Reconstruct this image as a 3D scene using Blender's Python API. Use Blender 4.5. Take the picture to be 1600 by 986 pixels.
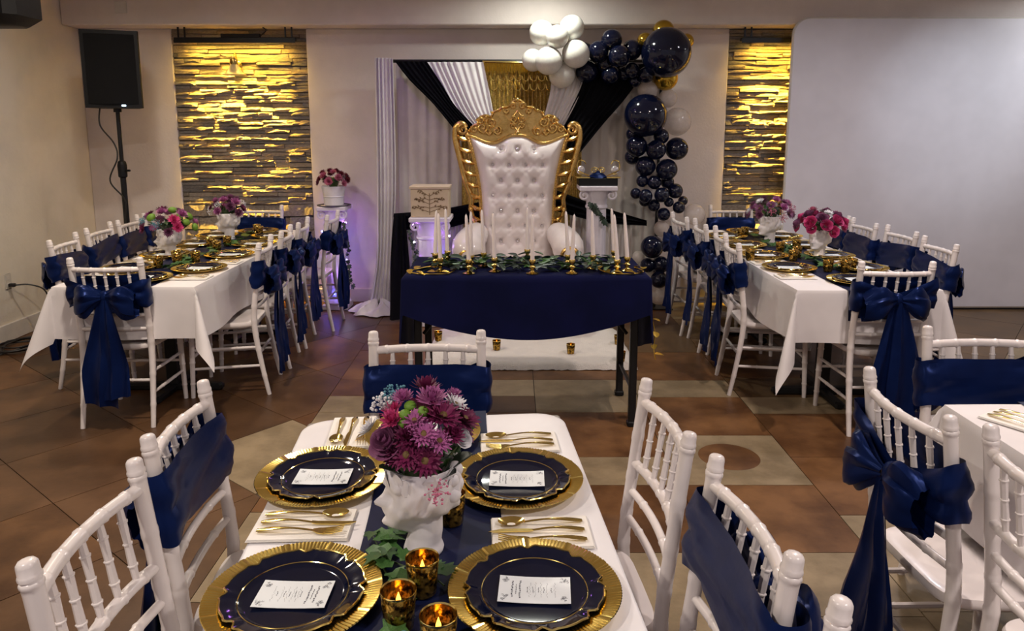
import bpy, math, random
from mathutils import Vector, Matrix
for o in list(bpy.data.objects): bpy.data.objects.remove(o)
scene = bpy.context.scene
C = scene.collection
R = math.radians
PI = math.pi
rnd = random.Random(7)

# ------------------------------------------------------------------ camera, world, lamps, exposure
cam_d = bpy.data.cameras.new('camera'); cam = bpy.data.objects.new('camera', cam_d); C.objects.link(cam)
cam.location = (0, 0, 1.6); cam.rotation_euler = (R(90 - 9.148), 0, 0)
cam_d.sensor_width = 36; cam_d.lens = 1155 / 1600 * 36; cam_d.shift_y = -107 / 1600
cam_d.clip_start = .05; cam_d.clip_end = 60
scene.camera = cam
vs = scene.view_settings
vs.view_transform = 'Standard'; vs.look = 'None'; vs.exposure = 0.18; vs.gamma = 1; vs.use_curve_mapping = False
w = bpy.data.worlds.new('room_air'); scene.world = w; w.use_nodes = True
w.node_tree.nodes['Background'].inputs[0].default_value = (.62, .55, .60, 1)
w.node_tree.nodes['Background'].inputs[1].default_value = .40
CEIL = 2.85
# x, y, watts, colour of the recessed ceiling lamps
LAMPS = [(-1.55, 2.95, 36, (1, .86, .72)), (1.75, 3.0, 30, (1, .85, .78)), (.22, 5.88, 13, (.97, 1, .90)),
         (4.75, 5.75, 13, (.90, .96, 1)), (-1.6, .1, 34, (1, .88, .78)), (1.7, .1, 34, (1, .88, .82)),
         (-2.5, 4.75, 17, (1, .87, .72)), (2.7, 4.75, 15, (.95, .92, 1))]  # this pair is added to give the back wall more light
LED_W = 27          # amber bars over the stone panels
SCREEN_FILL_W = 70         # added fill lamp brightening the screen
PURPLE_W = .7      # party light by the stage

# ------------------------------------------------------------------ helpers
class MB:
    def __init__(s): s.v = []; s.f = []
    def add(s, vs_, fs):
        n = len(s.v); s.v += [tuple(p) for p in vs_]; s.f += [tuple(i + n for i in q) for q in fs]; return s
    def box(s, x0, x1, y0, y1, z0, z1, M=None):
        p = [Vector((x, y, z)) for z in (z0, z1) for y in (y0, y1) for x in (x0, x1)]
        if M: p = [M @ q for q in p]
        return s.add(p, [(0, 2, 3, 1), (4, 5, 7, 6), (0, 1, 5, 4), (2, 6, 7, 3), (0, 4, 6, 2), (1, 3, 7, 5)])
    def bbox(s, x0, x1, y0, y1, z0, z1, b, M=None):
        # box with chamfered edges
        ps = []
        for z, i in ((z0, b), (z0 + b, 0), (z1 - b, 0), (z1, b)):
            c = b
            q = [(x0 + i + c, y0 + i), (x1 - i - c, y0 + i), (x1 - i, y0 + i + c), (x1 - i, y1 - i - c),
                 (x1 - i - c, y1 - i), (x0 + i + c, y1 - i), (x0 + i, y1 - i - c), (x0 + i, y0 + i + c)]
            ps.append([Vector((x, y, z)) for x, y in q])
        return s.rings(ps, cap=True, M=M)
    def rings(s, rs, cap=True, M=None, closed=False):
        n = len(rs[0]); base = []; fs = []
        for r in rs: base += [M @ Vector(p) if M else Vector(p) for p in r]
        m = len(rs)
        for i in range(m - 1 + (1 if closed else 0)):
            a = i * n; b = ((i + 1) % m) * n
            for j in range(n):
                k = (j + 1) % n
                fs.append((a + j, a + k, b + k, b + j))
        if cap and not closed:
            fs.append(tuple(range(n - 1, -1, -1))); fs.append(tuple((m - 1) * n + j for j in range(n)))
        return s.add(base, fs)
    def tube(s, pts, rad, n=8, cap=True, flat=1.0, closed=False):
        pts = [Vector(p) for p in pts]; m = len(pts)
        if not hasattr(rad, '__len__'): rad = [rad] * m
        rs = []; nrm = None
        for i in range(m):
            if closed: t = pts[(i + 1) % m] - pts[i - 1]
            else: t = pts[min(i + 1, m - 1)] - pts[max(i - 1, 0)]
            if t.length < 1e-9: t = Vector((0, 0, 1))
            t.normalize()
            if nrm is None:
                up = Vector((0, 0, 1)) if abs(t.z) < .9 else Vector((1, 0, 0))
                nrm = t.cross(up).normalized()
            else:
                nrm = nrm - t * nrm.dot(t)
                nrm = nrm.normalized() if nrm.length > 1e-6 else t.orthogonal().normalized()
            bi = t.cross(nrm)
            rs.append([pts[i] + nrm * math.cos(2 * PI * j / n) * rad[i] + bi * math.sin(2 * PI * j / n) * rad[i] * flat for j in range(n)])
        return s.rings(rs, cap=cap, closed=closed)
    def lathe(s, prof, n=24, c=(0, 0, 0), cap=True, M=None):
        rs = [[(c[0] + r * math.cos(2 * PI * j / n), c[1] + r * math.sin(2 * PI * j / n), c[2] + z) for j in range(n)] for r, z in prof]
        return s.rings(rs, cap=cap, M=M)
    def ball(s, c, r, n=12, m=8, sc=(1, 1, 1)):
        prof = [(max(1e-4, math.sin(PI * i / m)) * r, -math.cos(PI * i / m) * r) for i in range(m + 1)]
        rs = [[(c[0] + q * math.cos(2 * PI * j / n) * sc[0], c[1] + q * math.sin(2 * PI * j / n) * sc[1], c[2] + z * sc[2]) for j in range(n)] for q, z in prof]
        return s.rings(rs)
    def grid(s, fn, nu, nv, wrap=False):
        P = [fn(i / (nu if wrap else nu - 1), j / (nv - 1)) for j in range(nv) for i in range(nu)]
        fs = []
        for j in range(nv - 1):
            for i in range(nu if wrap else nu - 1):
                k = (i + 1) % nu
                fs.append((j * nu + i, j * nu + k, (j + 1) * nu + k, (j + 1) * nu + i))
        return s.add(P, fs)
    def prism(s, poly, d0, d1, axis='y', M=None):
        def P(a, b, d): return {'y': (a, d, b), 'z': (a, b, d), 'x': (d, a, b)}[axis]
        return s.rings([[P(a, b, d0) for a, b in poly], [P(a, b, d1) for a, b in poly]], M=M)
    def mesh(s, name, mat=None, smooth=True, angle=40):
        me = bpy.data.meshes.new(name); me.from_pydata(s.v, [], s.f)
        if mat: me.materials.append(MAT[mat])
        if smooth:
            me.polygons.foreach_set('use_smooth', [True] * len(me.polygons))
            me.set_sharp_from_angle(angle=R(angle))
        me.update(); return me
    def build(s, name, mat, parent=None, smooth=True, angle=40, loc=None, rz=0):
        return link(name, s.mesh(name, mat, smooth, angle), parent, loc, rz)

def link(name, me, parent=None, loc=None, rz=0):
    o = bpy.data.objects.new(name, me); C.objects.link(o)
    if parent: o.parent = parent
    if loc: o.location = loc
    if rz: o.rotation_euler = (0, 0, rz)
    return o
def tag(o, label=None, cat=None, group=None, kind=None):
    if label: o['label'] = label
    if cat: o['category'] = cat
    if group: o['group'] = group
    if kind: o['kind'] = kind
    return o
def empty(name, loc=(0, 0, 0), rz=0):
    o = bpy.data.objects.new(name, None); C.objects.link(o); o.location = loc; o.rotation_euler = (0, 0, rz); o.empty_display_size = .05
    return o
def copy_tree(o, parent=None):
    c = o.copy(); C.objects.link(c); c.parent = parent
    for ch in list(KIDS(o)): copy_tree(ch, c)
    return c
def KIDS(o): return [x for x in o.children]
def smoothpath(pts, k=6):
    # Catmull-Rom through the points
    P = [Vector(p) for p in pts]; out = []
    for i in range(len(P) - 1):
        p0 = P[max(i - 1, 0)]; p1 = P[i]; p2 = P[i + 1]; p3 = P[min(i + 2, len(P) - 1)]
        for j in range(k):
            t = j / k
            out.append(.5 * ((2 * p1) + (p2 - p0) * t + (2 * p0 - 5 * p1 + 4 * p2 - p3) * t * t + (3 * p1 - p0 - 3 * p2 + p3) * t ** 3))
    out.append(P[-1]); return out
def spiral(cx, cz, r0, r1, a0, turns, y, n=20):
    return [(cx + (r0 + (r1 - r0) * i / n) * math.cos(a0 + turns * 2 * PI * i / n), y, cz + (r0 + (r1 - r0) * i / n) * math.sin(a0 + turns * 2 * PI * i / n)) for i in range(n + 1)]

# ------------------------------------------------------------------ materials
MAT = {}
def mat(name, col, rough=.5, metal=0, col2=None, scale=8, detail=3, bump=0, bscale=None, emit=None, estr=0, coat=0, sheen=0, alpha=1, trans=0, sss=0, stretch=None, rvar=0, ior=1.5, objrand=0, spec=.5, tint=None):
    m = bpy.data.materials.new(name); m.use_nodes = True; nt = m.node_tree; b = nt.nodes['Principled BSDF']
    L = nt.links.new
    tc = nt.nodes.new('ShaderNodeTexCoord'); mp = nt.nodes.new('ShaderNodeMapping')
    L(tc.outputs['Object'], mp.inputs['Vector'])
    if stretch: mp.inputs['Scale'].default_value = stretch
    nz = nt.nodes.new('ShaderNodeTexNoise'); nz.inputs['Scale'].default_value = scale; nz.inputs['Detail'].default_value = detail; nz.inputs['Roughness'].default_value = .62
    L(mp.outputs[0], nz.inputs['Vector'])
    if col2 is None: col2 = tuple(c * .93 for c in col)
    rp = nt.nodes.new('ShaderNodeValToRGB'); rp.color_ramp.elements[0].position = .40; rp.color_ramp.elements[1].position = .61
    rp.color_ramp.elements[0].color = (*col2, 1); rp.color_ramp.elements[1].color = (*col, 1)
    L(nz.outputs['Fac'], rp.inputs[0])
    out = rp.outputs[0]
    if objrand:
        oi = nt.nodes.new('ShaderNodeObjectInfo'); hs = nt.nodes.new('ShaderNodeHueSaturation')
        mr = nt.nodes.new('ShaderNodeMapRange'); mr.inputs['To Min'].default_value = 1 - objrand; mr.inputs['To Max'].default_value = 1 + objrand
        L(oi.outputs['Random'], mr.inputs['Value']); L(mr.outputs[0], hs.inputs['Value']); L(out, hs.inputs['Color']); out = hs.outputs[0]
    L(out, b.inputs['Base Color'])
    b.inputs['Roughness'].default_value = rough; b.inputs['Metallic'].default_value = metal; b.inputs['IOR'].default_value = ior; b.inputs['Specular IOR Level'].default_value = spec
    if tint: b.inputs['Specular Tint'].default_value = (*tint, 1)
    if rvar:
        mr2 = nt.nodes.new('ShaderNodeMapRange'); mr2.inputs['To Min'].default_value = rough - rvar; mr2.inputs['To Max'].default_value = rough + rvar
        L(nz.outputs['Fac'], mr2.inputs['Value']); L(mr2.outputs[0], b.inputs['Roughness'])
    if bump:
        n2 = nt.nodes.new('ShaderNodeTexNoise'); n2.inputs['Scale'].default_value = bscale or scale * 6; n2.inputs['Detail'].default_value = 4
        L(mp.outputs[0], n2.inputs['Vector'])
        bp = nt.nodes.new('ShaderNodeBump'); bp.inputs['Strength'].default_value = bump; bp.inputs['Distance'].default_value = .01
        L(n2.outputs['Fac'], bp.inputs['Height']); L(bp.outputs[0], b.inputs['Normal'])
    if emit: b.inputs['Emission Color'].default_value = (*emit, 1); b.inputs['Emission Strength'].default_value = estr
    if coat: b.inputs['Coat Weight'].default_value = coat; b.inputs['Coat Roughness'].default_value = .08
    if sheen: b.inputs['Sheen Weight'].default_value = sheen; b.inputs['Sheen Roughness'].default_value = .4; b.inputs['Sheen Tint'].default_value = (*[min(1, c * 6 + .1) for c in col], 1)
    if alpha < 1: b.inputs['Alpha'].default_value = alpha
    if trans: b.inputs['Transmission Weight'].default_value = trans
    if sss: b.inputs['Subsurface Weight'].default_value = sss; b.inputs['Subsurface Radius'].default_value = (.05, .04, .03)
    MAT[name] = m; return m
mat('plaster', (.76, .68, .64), .75, bump=.12, bscale=60, scale=3)
mat('plaster_warm', (.76, .70, .59), .75, bump=.15, bscale=50, scale=3)
mat('trim_white', (.66, .62, .56), .5)
mat('ceiling_paint', (.72, .68, .64), .8)
mat('grout', (.05, .035, .022), .8)
mat('tile_brown', (.165, .078, .030), .40, spec=.3, col2=(.072, .030, .011), scale=2.4, detail=7, bump=.05, bscale=40, rvar=.08, objrand=.22)
mat('tile_umber', (.120, .060, .027), .38, spec=.3, col2=(.066, .032, .014), scale=2.2, detail=7, bump=.05, bscale=40, rvar=.08, objrand=.2)
mat('tile_tan', (.150, .088, .042), .38, spec=.3, col2=(.100, .058, .027), scale=3, detail=7, bump=.05, bscale=40, rvar=.08, objrand=.15)
mat('tile_beige', (.285, .215, .130), .42, spec=.3, col2=(.195, .145, .085), scale=5, detail=8, bump=.06, bscale=50, rvar=.08, objrand=.12)
mat('stone_a', (.44, .37, .29), .8, col2=(.29, .24, .19), scale=9, detail=6, bump=.8, bscale=60, objrand=.3)
mat('stone_b', (.34, .31, .28), .8, col2=(.21, .185, .17), scale=9, detail=6, bump=.8, bscale=60, objrand=.3)
mat('stone_c', (.52, .42, .30), .8, col2=(.36, .27, .19), scale=9, detail=6, bump=.8, bscale=60, objrand=.25)
mat('mortar', (.10, .085, .07), .9, bump=.4)
mat('screen_white', (.74, .71, .76), .36, bump=.03, bscale=300, scale=2)
mat('chair_white', (.80, .74, .72), .28, coat=.25, scale=6)
mat('navy_satin', (.004, .011, .058), .32, col2=(.003, .008, .042), scale=5, bump=.05, bscale=30, spec=.38, tint=(.16, .26, .85))
mat('navy_cloth', (.0045, .006, .040), .8, spec=.08, col2=(.0035, .005, .030), scale=4, bump=.05, bscale=300)
mat('navy_runner', (.005, .009, .042), .45, spec=.25, scale=4)
mat('white_linen', (.80, .76, .76), .8, sheen=.1, bump=.06, bscale=350, scale=3)
mat('white_vinyl', (.84, .82, .84), .38, scale=3)
mat('napkin_paper', (.86, .83, .78), .7)
mat('gold_foil', (1.0, .77, .24), .20, 1, col2=(.95, .70, .19), scale=12)
mat('gold_poly', (.96, .74, .24), .14, 1, scale=10)
mat('gold_carved', (.85, .56, .19), .27, 1, col2=(.70, .44, .13), scale=20, bump=.15, bscale=60)
mat('gold_sequin', (.82, .62, .22), .28, 1, col2=(.5, .35, .1), scale=70, bump=.9, bscale=160)
mat('gold_balloon', (.62, .40, .05), .14, .9)
mat('brass', (.62, .45, .13), .2, 1)
mat('plate_navy', (.003, .005, .020), .07, coat=.1, spec=.5)
mat('card_paper', (.80, .84, .86), .6)
mat('ink', (.10, .10, .13), .7)
mat('bust_white', (.80, .77, .79), .45, scale=14, bump=.05, bscale=60)
mat('leather_white', (.78, .70, .68), .27, coat=.3, scale=6)
mat('crystal', (.75, .72, .75), .05, .7)
mat('black_plastic', (.009, .009, .010), .5, spec=.2, bump=.1, bscale=200)
mat('black_metal', (.010, .010, .011), .4, spec=.3)
mat('black_cloth', (.004, .004, .006), .85, spec=.08, )
mat('grille', (.010, .010, .011), .7, spec=.12, bump=.6, bscale=500)
mat('drape_white', (.74, .71, .70), .7, sheen=.15)
mat('drape_cream', (.58, .53, .49), .75, sheen=.15)
mat('balloon_navy', (.003, .005, .020), .10, coat=.2, spec=.4)
mat('balloon_white', (.80, .78, .72), .22, sss=.3)
mat('balloon_pearl', (.70, .62, .57), .15, alpha=.5)
mat('wax', (.82, .74, .72), .4, sss=.2)
mat('leaf_dark', (.018, .042, .022), .42, col2=(.010, .024, .014), scale=20, objrand=.35)
mat('leaf_green', (.05, .13, .03), .42, col2=(.03, .085, .02), scale=20, objrand=.3)
mat('stem_green', (.05, .09, .03), .5)
mat('gold_leaf', (.75, .50, .08), .3, .8)
mat('votive_glass', (.55, .33, .06), .12, .9, col2=(.03, .015, .004), scale=95, detail=2)
mat('flame', (1, .5, .08), .5, emit=(1, .36, .03), estr=7)
mat('tea_wax', (.75, .65, .55), .5)
mat('petal_plum', (.20, .012, .085), .6, col2=(.13, .008, .055), scale=30, objrand=.2)
mat('petal_orchid', (.46, .14, .34), .6, col2=(.36, .09, .27), scale=30, objrand=.15)
mat('petal_mauve', (.24, .075, .17), .6, col2=(.17, .05, .12), scale=30, objrand=.15)
mat('petal_pink', (.62, .06, .22), .55, col2=(.50, .04, .17), scale=30, objrand=.15)
mat('petal_rose', (.55, .16, .26), .55, col2=(.45, .11, .20), scale=30, objrand=.15)
mat('petal_white', (.80, .79, .82), .6, scale=30)
mat('petal_wine', (.16, .012, .03), .6, col2=(.10, .008, .02), scale=30, objrand=.2)
mat('petal_green', (.13, .26, .02), .6, scale=30)
mat('petal_teal', (.10, .28, .36), .6, scale=30)
mat('pistil', (.16, .10, .03), .7)
mat('pedestal_white', (.72, .68, .74), .5, scale=10, bump=.05)
mat('box_cream', (.62, .50, .36), .6)
mat('box_cut', (.20, .13, .07), .8)
mat('fur', (.86, .80, .72), .9, sheen=.4, bump=.9, bscale=180)
mat('cord', (.012, .010, .010), .5)
mat('frosted_glass', (.85, .72, .40), .35, emit=(1, .75, .3), estr=.0, trans=.25)
mat('lamp_glow', (1, .95, .85), .5, emit=(1, .92, .8), estr=9)
mat('amber_led', (1, .8, .3), .5, emit=(1, .62, .10), estr=34)
mat('led_blue', (.1, .1, 1), .5, emit=(.10, .12, 1), estr=50)
mat('led_violet', (.6, .2, 1), .5, emit=(.55, .2, 1), estr=45)
mat('led_white', (1, 1, 1), .5, emit=(.9, .85, 1), estr=40)
mat('indicator', (.6, .8, 1), .5, emit=(.6, .8, 1), estr=4)
mat('outlet_white', (.62, .58, .50), .4)
mat('table_wood', (.25, .22, .19), .5)
# ------------------------------------------------------------------ the room
XL, XR, YB, Y0 = -3.83, 5.45, 6.80, -1.2
def struct(name, mb, m, label, parent=None, **k):
    o = mb.build(name, m, parent, **k)
    if not parent: tag(o, label, None, None, 'structure')
    return o
floor = struct('floor', MB().box(XL - .1, XR + .1, Y0, YB + .1, -.06, -.006), 'grout', 'stained brown and beige floor with dark joints', smooth=False)
def clip(poly, a, b, c_):
    # keep a*x+b*y<=c
    out = []
    for i in range(len(poly)):
        p, q = poly[i], poly[(i + 1) % len(poly)]
        dp, dq = a * p[0] + b * p[1] - c_, a * q[0] + b * q[1] - c_
        if dp <= 0: out.append(p)
        if (dp < 0 < dq) or (dq < 0 < dp):
            t = dp / (dp - dq); out.append((p[0] + (q[0] - p[0]) * t, p[1] + (q[1] - p[1]) * t))
    return out
def area(p): return .5 * abs(sum(p[i][0] * p[(i + 1) % len(p)][1] - p[(i + 1) % len(p)][0] * p[i][1] for i in range(len(p))))
def inset(poly, g):
    cx = sum(p[0] for p in poly) / len(poly); cy = sum(p[1] for p in poly) / len(poly)
    out = []
    for x, y in poly:
        d = math.hypot(x - cx, y - cy)
        k = max(0, 1 - g * 1.3 / max(d, .01)); out.append((cx + (x - cx) * k, cy + (y - cy) * k))
    return out
def tile(poly, m):
    if len(poly) < 3 or area(poly) < .004: return
    poly = inset(poly, .0022)
    a2 = sum(poly[i][0] * poly[(i + 1) % len(poly)][1] - poly[(i + 1) % len(poly)][0] * poly[i][1] for i in range(len(poly)))
    if a2 < 0: poly = poly[::-1]
    o = MB().prism(poly, -.006, 0, 'z').build('tile', m, floor, smooth=False)
COLS = [-1.105, -.49, .137, .76, 1.37, 1.985, 2.6]
# middle field: columns of oblong slabs, each with its own joints; colour letter per slab
ROWS = {
 0: ([-1.2, -.5, .2, .9, 1.6, 2.3, 2.9, 3.47, 4.01, 4.27, 4.56, 5.2, 5.9, 6.9], 'nbnbnbnbbnnnn'),
 1: ([-1.2, -.4, .3, 1.0, 1.6, 2.2, 2.87, 3.4, 4.01, 4.27, 4.56, 5.15, 6.0, 6.9], 'bnbnbnbngbnnn'),
 2: ([-1.2, -.5, .1, .8, 1.4, 2.0, 2.6, 3.14, 3.43, 4.01, 4.56, 5.1, 5.9, 6.9], 'nbnbnbnbnbnnn'),
 3: ([-1.2, -.6, .0, .6, 1.15, 1.7, 2.225, 2.6, 3.14, 3.69, 4.25, 4.55, 5.15, 5.9, 6.9], 'nbnbnbbnbnbntn'),
 4: ([-1.2, -.4, .2, .8, 1.35, 1.9, 2.25, 2.876, 3.43, 3.99, 4.25, 4.6, 5.3, 6.1, 6.9], 'nbnbnbbnnbtntb'),
 5: ([-1.2, -.3, .4, .9, 1.5, 2.1, 2.7, 3.3, 3.99, 4.25, 4.9, 5.5, 6.2, 6.9], 'bnbnbnbnbtnbtb'),
}
NAMES = {'n': 'tile_brown', 'b': 'tile_beige', 't': 'tile_tan', 'g': 'tile_umber'}
for ci, (ys, cs) in ROWS.items():
    x0, x1 = COLS[ci], COLS[ci + 1]
    for k in range(len(ys) - 1):
        if ys[k + 1] < -.9: continue
        tile([(x0, ys[k]), (x1, ys[k]), (x1, ys[k + 1]), (x0, ys[k + 1])], NAMES[cs[min(k, len(cs) - 1)]])
def diamond_field(xa, xb, org, names, seed):
    r = random.Random(seed); L = .60; ca, sa = math.cos(R(-39.5)), math.sin(R(-39.5))
    for i in range(-16, 17):
        for j in range(-16, 17):
            q = []
            for a, b in ((i, j), (i + 1, j), (i + 1, j + 1), (i, j + 1)):
                q.append((org[0] + L * (a * ca - b * sa), org[1] + L * (a * sa + b * ca)))
            for cl in ((1, 0, xb), (-1, 0, -xa), (0, 1, YB), (0, -1, 1.0)):
                q = clip(q, *cl)
                if not q: break
            if not q: continue
            cy_ = sum(p[1] for p in q) / len(q); cx_ = sum(p[0] for p in q) / len(q); edge = abs(cy_ - 3.38) < .3 and -1.6 < cx_ < -1.1
            m = r.choice(names) if not edge else 'tile_beige'
            tile(q, m)
diamond_field(XL, COLS[0], (-3.37, 4.12), ['tile_umber', 'tile_umber', 'tile_umber', 'tile_umber', 'tile_brown'], 3)
diamond_field(COLS[-1], XR, (2.6, 4.9), ['tile_tan', 'tile_tan', 'tile_beige'], 5)
MB().lathe([(.148, -.002), (.148, .0006), (.1465, .001)], 40, (1.07, 3.435, 0)).build('inlay_disc', 'tile_brown', floor)

struct('wall_left', MB().box(XL - .12, XL, Y0, YB + .1, 0, CEIL), 'plaster_warm', 'cream plaster side wall behind the loudspeaker stand', smooth=False)
struct('wall_back', MB().box(XL, XR, YB, YB + .12, 0, CEIL), 'plaster', 'off white plaster wall behind the stage', smooth=False)
struct('wall_right', MB().box(XR, XR + .12, Y0, YB + .1, 0, CEIL), 'plaster', 'plaster side wall at the right end of the room', smooth=False)
struct('ceiling', MB().box(XL, XR, Y0, YB, CEIL, CEIL + .1), 'ceiling_paint', 'flat painted ceiling', smooth=False)
struct('trim_1', MB().bbox(XL, XR, 6.5, YB - .001, 2.465, CEIL - .001, .008), 'plaster', 'plaster beam running across the top of the back wall', smooth=False)
for i, (a, b) in enumerate([(XL, -3.01), (-1.82, 1.92)]):
    struct('wall_pier' if i == 0 else 'wall_bay', MB().bbox(a, b, 6.74, YB - .001, .0, 2.464, .006), 'plaster', ['narrow plaster pier between the corner and the left stone panel', 'wide plaster bay behind the stage drapes'][i], smooth=False)
bl = struct('baseboard_left', MB().bbox(XL, XL + .018, Y0, 6.739, .0, .135, .004), 'trim_white', 'white baseboard along the left wall', smooth=False)
struct('baseboard_back', MB().bbox(-1.82, 1.92, 6.722, 6.739, .0, .125, .004), 'trim_white', 'white baseboard behind the stage', smooth=False)
tag(MB().bbox(XL + .05 + .42, XL + .05 + .52, 6.49, 6.4995, 2.56, 2.66, .003).build('wall_plate', 'trim_white', smooth=False), 'small white blank cover plate on the ceiling beam above the loudspeaker', 'cover plate')

# stacked stone panels
def stone_mesh(seed, m):
    r = random.Random(seed); mb = MB(); nx, nz = 5, 3
    vs_ = []; fs = []
    for j in range(nz):
        for i in range(nx):
            e = (i in (0, nx - 1)) or (j in (0, nz - 1))
            y = -1 + (r.uniform(0, .28) if not e else r.uniform(.1, .5))
            vs_.append((i / (nx - 1) - .5 + (r.uniform(-.05, .05) if 0 < i < nx - 1 else 0), y, j / (nz - 1) - .5 + (r.uniform(-.1, .1) if j == 1 else r.uniform(-.06, .0) * (1 if j else -1))))
    for j in range(nz - 1):
        for i in range(nx - 1): fs.append((j * nx + i, j * nx + i + 1, (j + 1) * nx + i + 1, (j + 1) * nx + i))
    bd = [i for i in range(nx)] + [j * nx + nx - 1 for j in range(1, nz)] + [(nz - 1) * nx + i for i in range(nx - 2, -1, -1)] + [j * nx for j in range(nz - 2, 0, -1)]
    n0 = len(vs_)
    for k in bd: vs_.append((vs_[k][0], 0, vs_[k][2]))
    for k in range(len(bd)):
        k2 = (k + 1) % len(bd); fs.append((bd[k2], bd[k], n0 + k, n0 + k2))
    fs = [f[::1] for f in fs]
    return mb.add(vs_, fs).mesh('stone', m, smooth=False)
STONES = [stone_mesh(i, ('stone_a', 'stone_b', 'stone_c', 'stone_a')[i % 4]) for i in range(16)]
def stone_panel(name, x0, x1, label, seed):
    r = random.Random(seed)
    pn = struct(name, MB().box(x0, x1, 6.765, YB - .001, 0, 2.464), 'mortar', label, smooth=False)
    z = 0.0; n = 0
    while z < 2.455:
        h = r.uniform(.026, .041) if z > .8 else r.uniform(.09, .13)
        if z + h > 2.46: h = 2.463 - z
        if h < .012: break
        x = x0 - r.uniform(0, .1)
        while x < x1:
            l = r.uniform(.11, .36)
            a, b = max(x, x0), min(x + l, x1)
            if x1 - b < .05: b = x1
            if b - a > .02:
                o = link('stone', r.choice(STONES), pn); n += 1
                d = r.choice([.012, .018, .026, .034, .042]) + r.uniform(-.003, .003)
                o.location = ((a + b) / 2, 6.766, z + h / 2)
                o.scale = ((b - a) - .003, d, h - .002)
                o.rotation_euler = (R(r.uniform(-24, -8) if r.random() < .45 else r.uniform(-2, 8)), 0, R(r.uniform(-1.5, 1.5)))
            x = b if b == x1 else x + l
            if b == x1: break
        z += h
    return n
ns = stone_panel('wall_stone_left', -3.009, -1.821, 'stacked stone panel glowing amber behind the left long table', 11), stone_panel('wall_stone_right', 1.921, 2.72, 'stacked stone panel glowing amber beside the white screen', 23)
struct('wall_niche', MB().box(2.721, XR, 6.74, YB - .001, 0, 2.464), 'plaster', 'plaster wall hidden behind the white screen', smooth=False)

# ceiling lamps; the last two are extra, added to brighten the back wall
for i, (x, y, wt, col) in enumerate(LAMPS):
    t = empty('ceiling_lamp', (x, y, CEIL)); tag(t, ['recessed round ceiling lamp over the left long table', 'recessed round ceiling lamp over the right long table', 'recessed round ceiling lamp above the white balloons', 'recessed round ceiling lamp above the white screen', 'recessed round ceiling lamp behind the photographer on the left', 'recessed round ceiling lamp behind the photographer on the right', 'added ceiling lamp brightening the back wall toward the left stone panel', 'added ceiling lamp brightening the back wall toward the right stone panel'][i], 'ceiling lamp', 'recessed ceiling lamps')
    MB().lathe([(.11, -.001), (.115, -.006), (.11, -.012), (.09, -.012), (.085, -.004)], 28, cap=False).build('bezel', 'trim_white', t)
    MB().lathe([(.084, -.006), (.084, -.003)], 28).build('diffuser', 'lamp_glow', t)
    ld = bpy.data.lights.new('ceiling_lamp_light', 'AREA'); ld.shape = 'DISK'; ld.size = .16; ld.energy = wt; ld.color = col; ld.spread = R(165)
    lo = bpy.data.objects.new('ceiling_lamp_light', ld); C.objects.link(lo); lo.parent = t; lo.location = (0, 0, -.02)

# amber light bars
def light_bar(x0, x1, label, box):
    t = empty('light_bar', ((x0 + x1) / 2, 6.63, 2.345)); tag(t, label, 'light bar'); hw = (x1 - x0) / 2
    MB().bbox(-hw, hw, -.03, .03, 0, .03, .004).build('housing', 'black_metal', t, smooth=False)
    for sx in (-hw + .06, hw - .06):
        for dx in (-.028, .028): MB().box(sx + dx - .006, sx + dx + .006, -.006, .006, .028, .12).build('bracket', 'black_metal', t, smooth=False)
    MB().bbox(box[0], box[1], -.02, .02, .03, .062, .003).build('driver_box', 'black_plastic', t, smooth=False)
    MB().tube(smoothpath([(box[1], 0, .045), (box[1] + .05, 0, .09), (box[1] + .02, .01, .118)]), .005, 6).build('cable', 'cord', t)
    MB().box(-hw, hw, -.03, -.026, -.016, .004).build('shade_lip', 'black_metal', t, smooth=False)
    MB().box(-hw + .06, hw - .1, -.010, .014, -.003, .001).build('led_strip', 'amber_led', t, smooth=False)
    ld = bpy.data.lights.new('light_bar_light', 'AREA'); ld.shape = 'RECTANGLE'; ld.size = 2 * hw - .22; ld.size_y = .022; ld.energy = LED_W * 2 * hw; ld.color = (1, .60, .07); ld.spread = R(30)
    lo = bpy.data.objects.new('light_bar_light', ld); C.objects.link(lo); lo.parent = t; lo.location = (-.01, 0, -.006); lo.rotation_euler = (R(9), 0, 0)
    l2 = ld.copy(); l2.energy = LED_W * 2 * hw * .22; l2.spread = R(110)
    lo = bpy.data.objects.new('light_bar_glow', l2); C.objects.link(lo); lo.parent = t; lo.location = (-.01, .008, -.007); lo.rotation_euler = (R(25), 0, 0)
light_bar(-2.93, -1.88, 'black light bar over the left stone panel', (-.12, .22))
light_bar(1.99, 2.66, 'black light bar over the right stone panel beside the screen', (.14, .3))

# brass sconce on the left stone panel
t = empty('wall_sconce', (-2.43, 6.72, 2.14)); tag(t, 'brass gooseneck wall sconce with frosted bell shade on the stone panel', 'sconce')
MB().lathe([(.045, 0), (.045, .012), (.03, .022), (.012, .026)], 20, M=Matrix.Rotation(R(90), 4, 'X')).build('wall_plate', 'brass', t)
MB().tube(smoothpath([(0, -.02, 0), (.02, -.08, .05), (.035, -.14, .09), (.03, -.17, .07), (.03, -.17, .045)]), .009, 8).build('arm', 'brass', t)
MB().lathe([(.012, .06), (.032, .05), (.036, .02), (.034, .005)], 20, (.03, -.17, -.005)).build('fitter', 'brass', t)
MB().lathe([(.032, 0), (.045, -.03), (.06, -.055), (.082, -.078), (.1, -.085), (.098, -.088), (.078, -.083), (.056, -.06), (.041, -.033), (.028, -.002)], 28, (.03, -.17, .0), cap=False).build('shade', 'frosted_glass', t)

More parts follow.
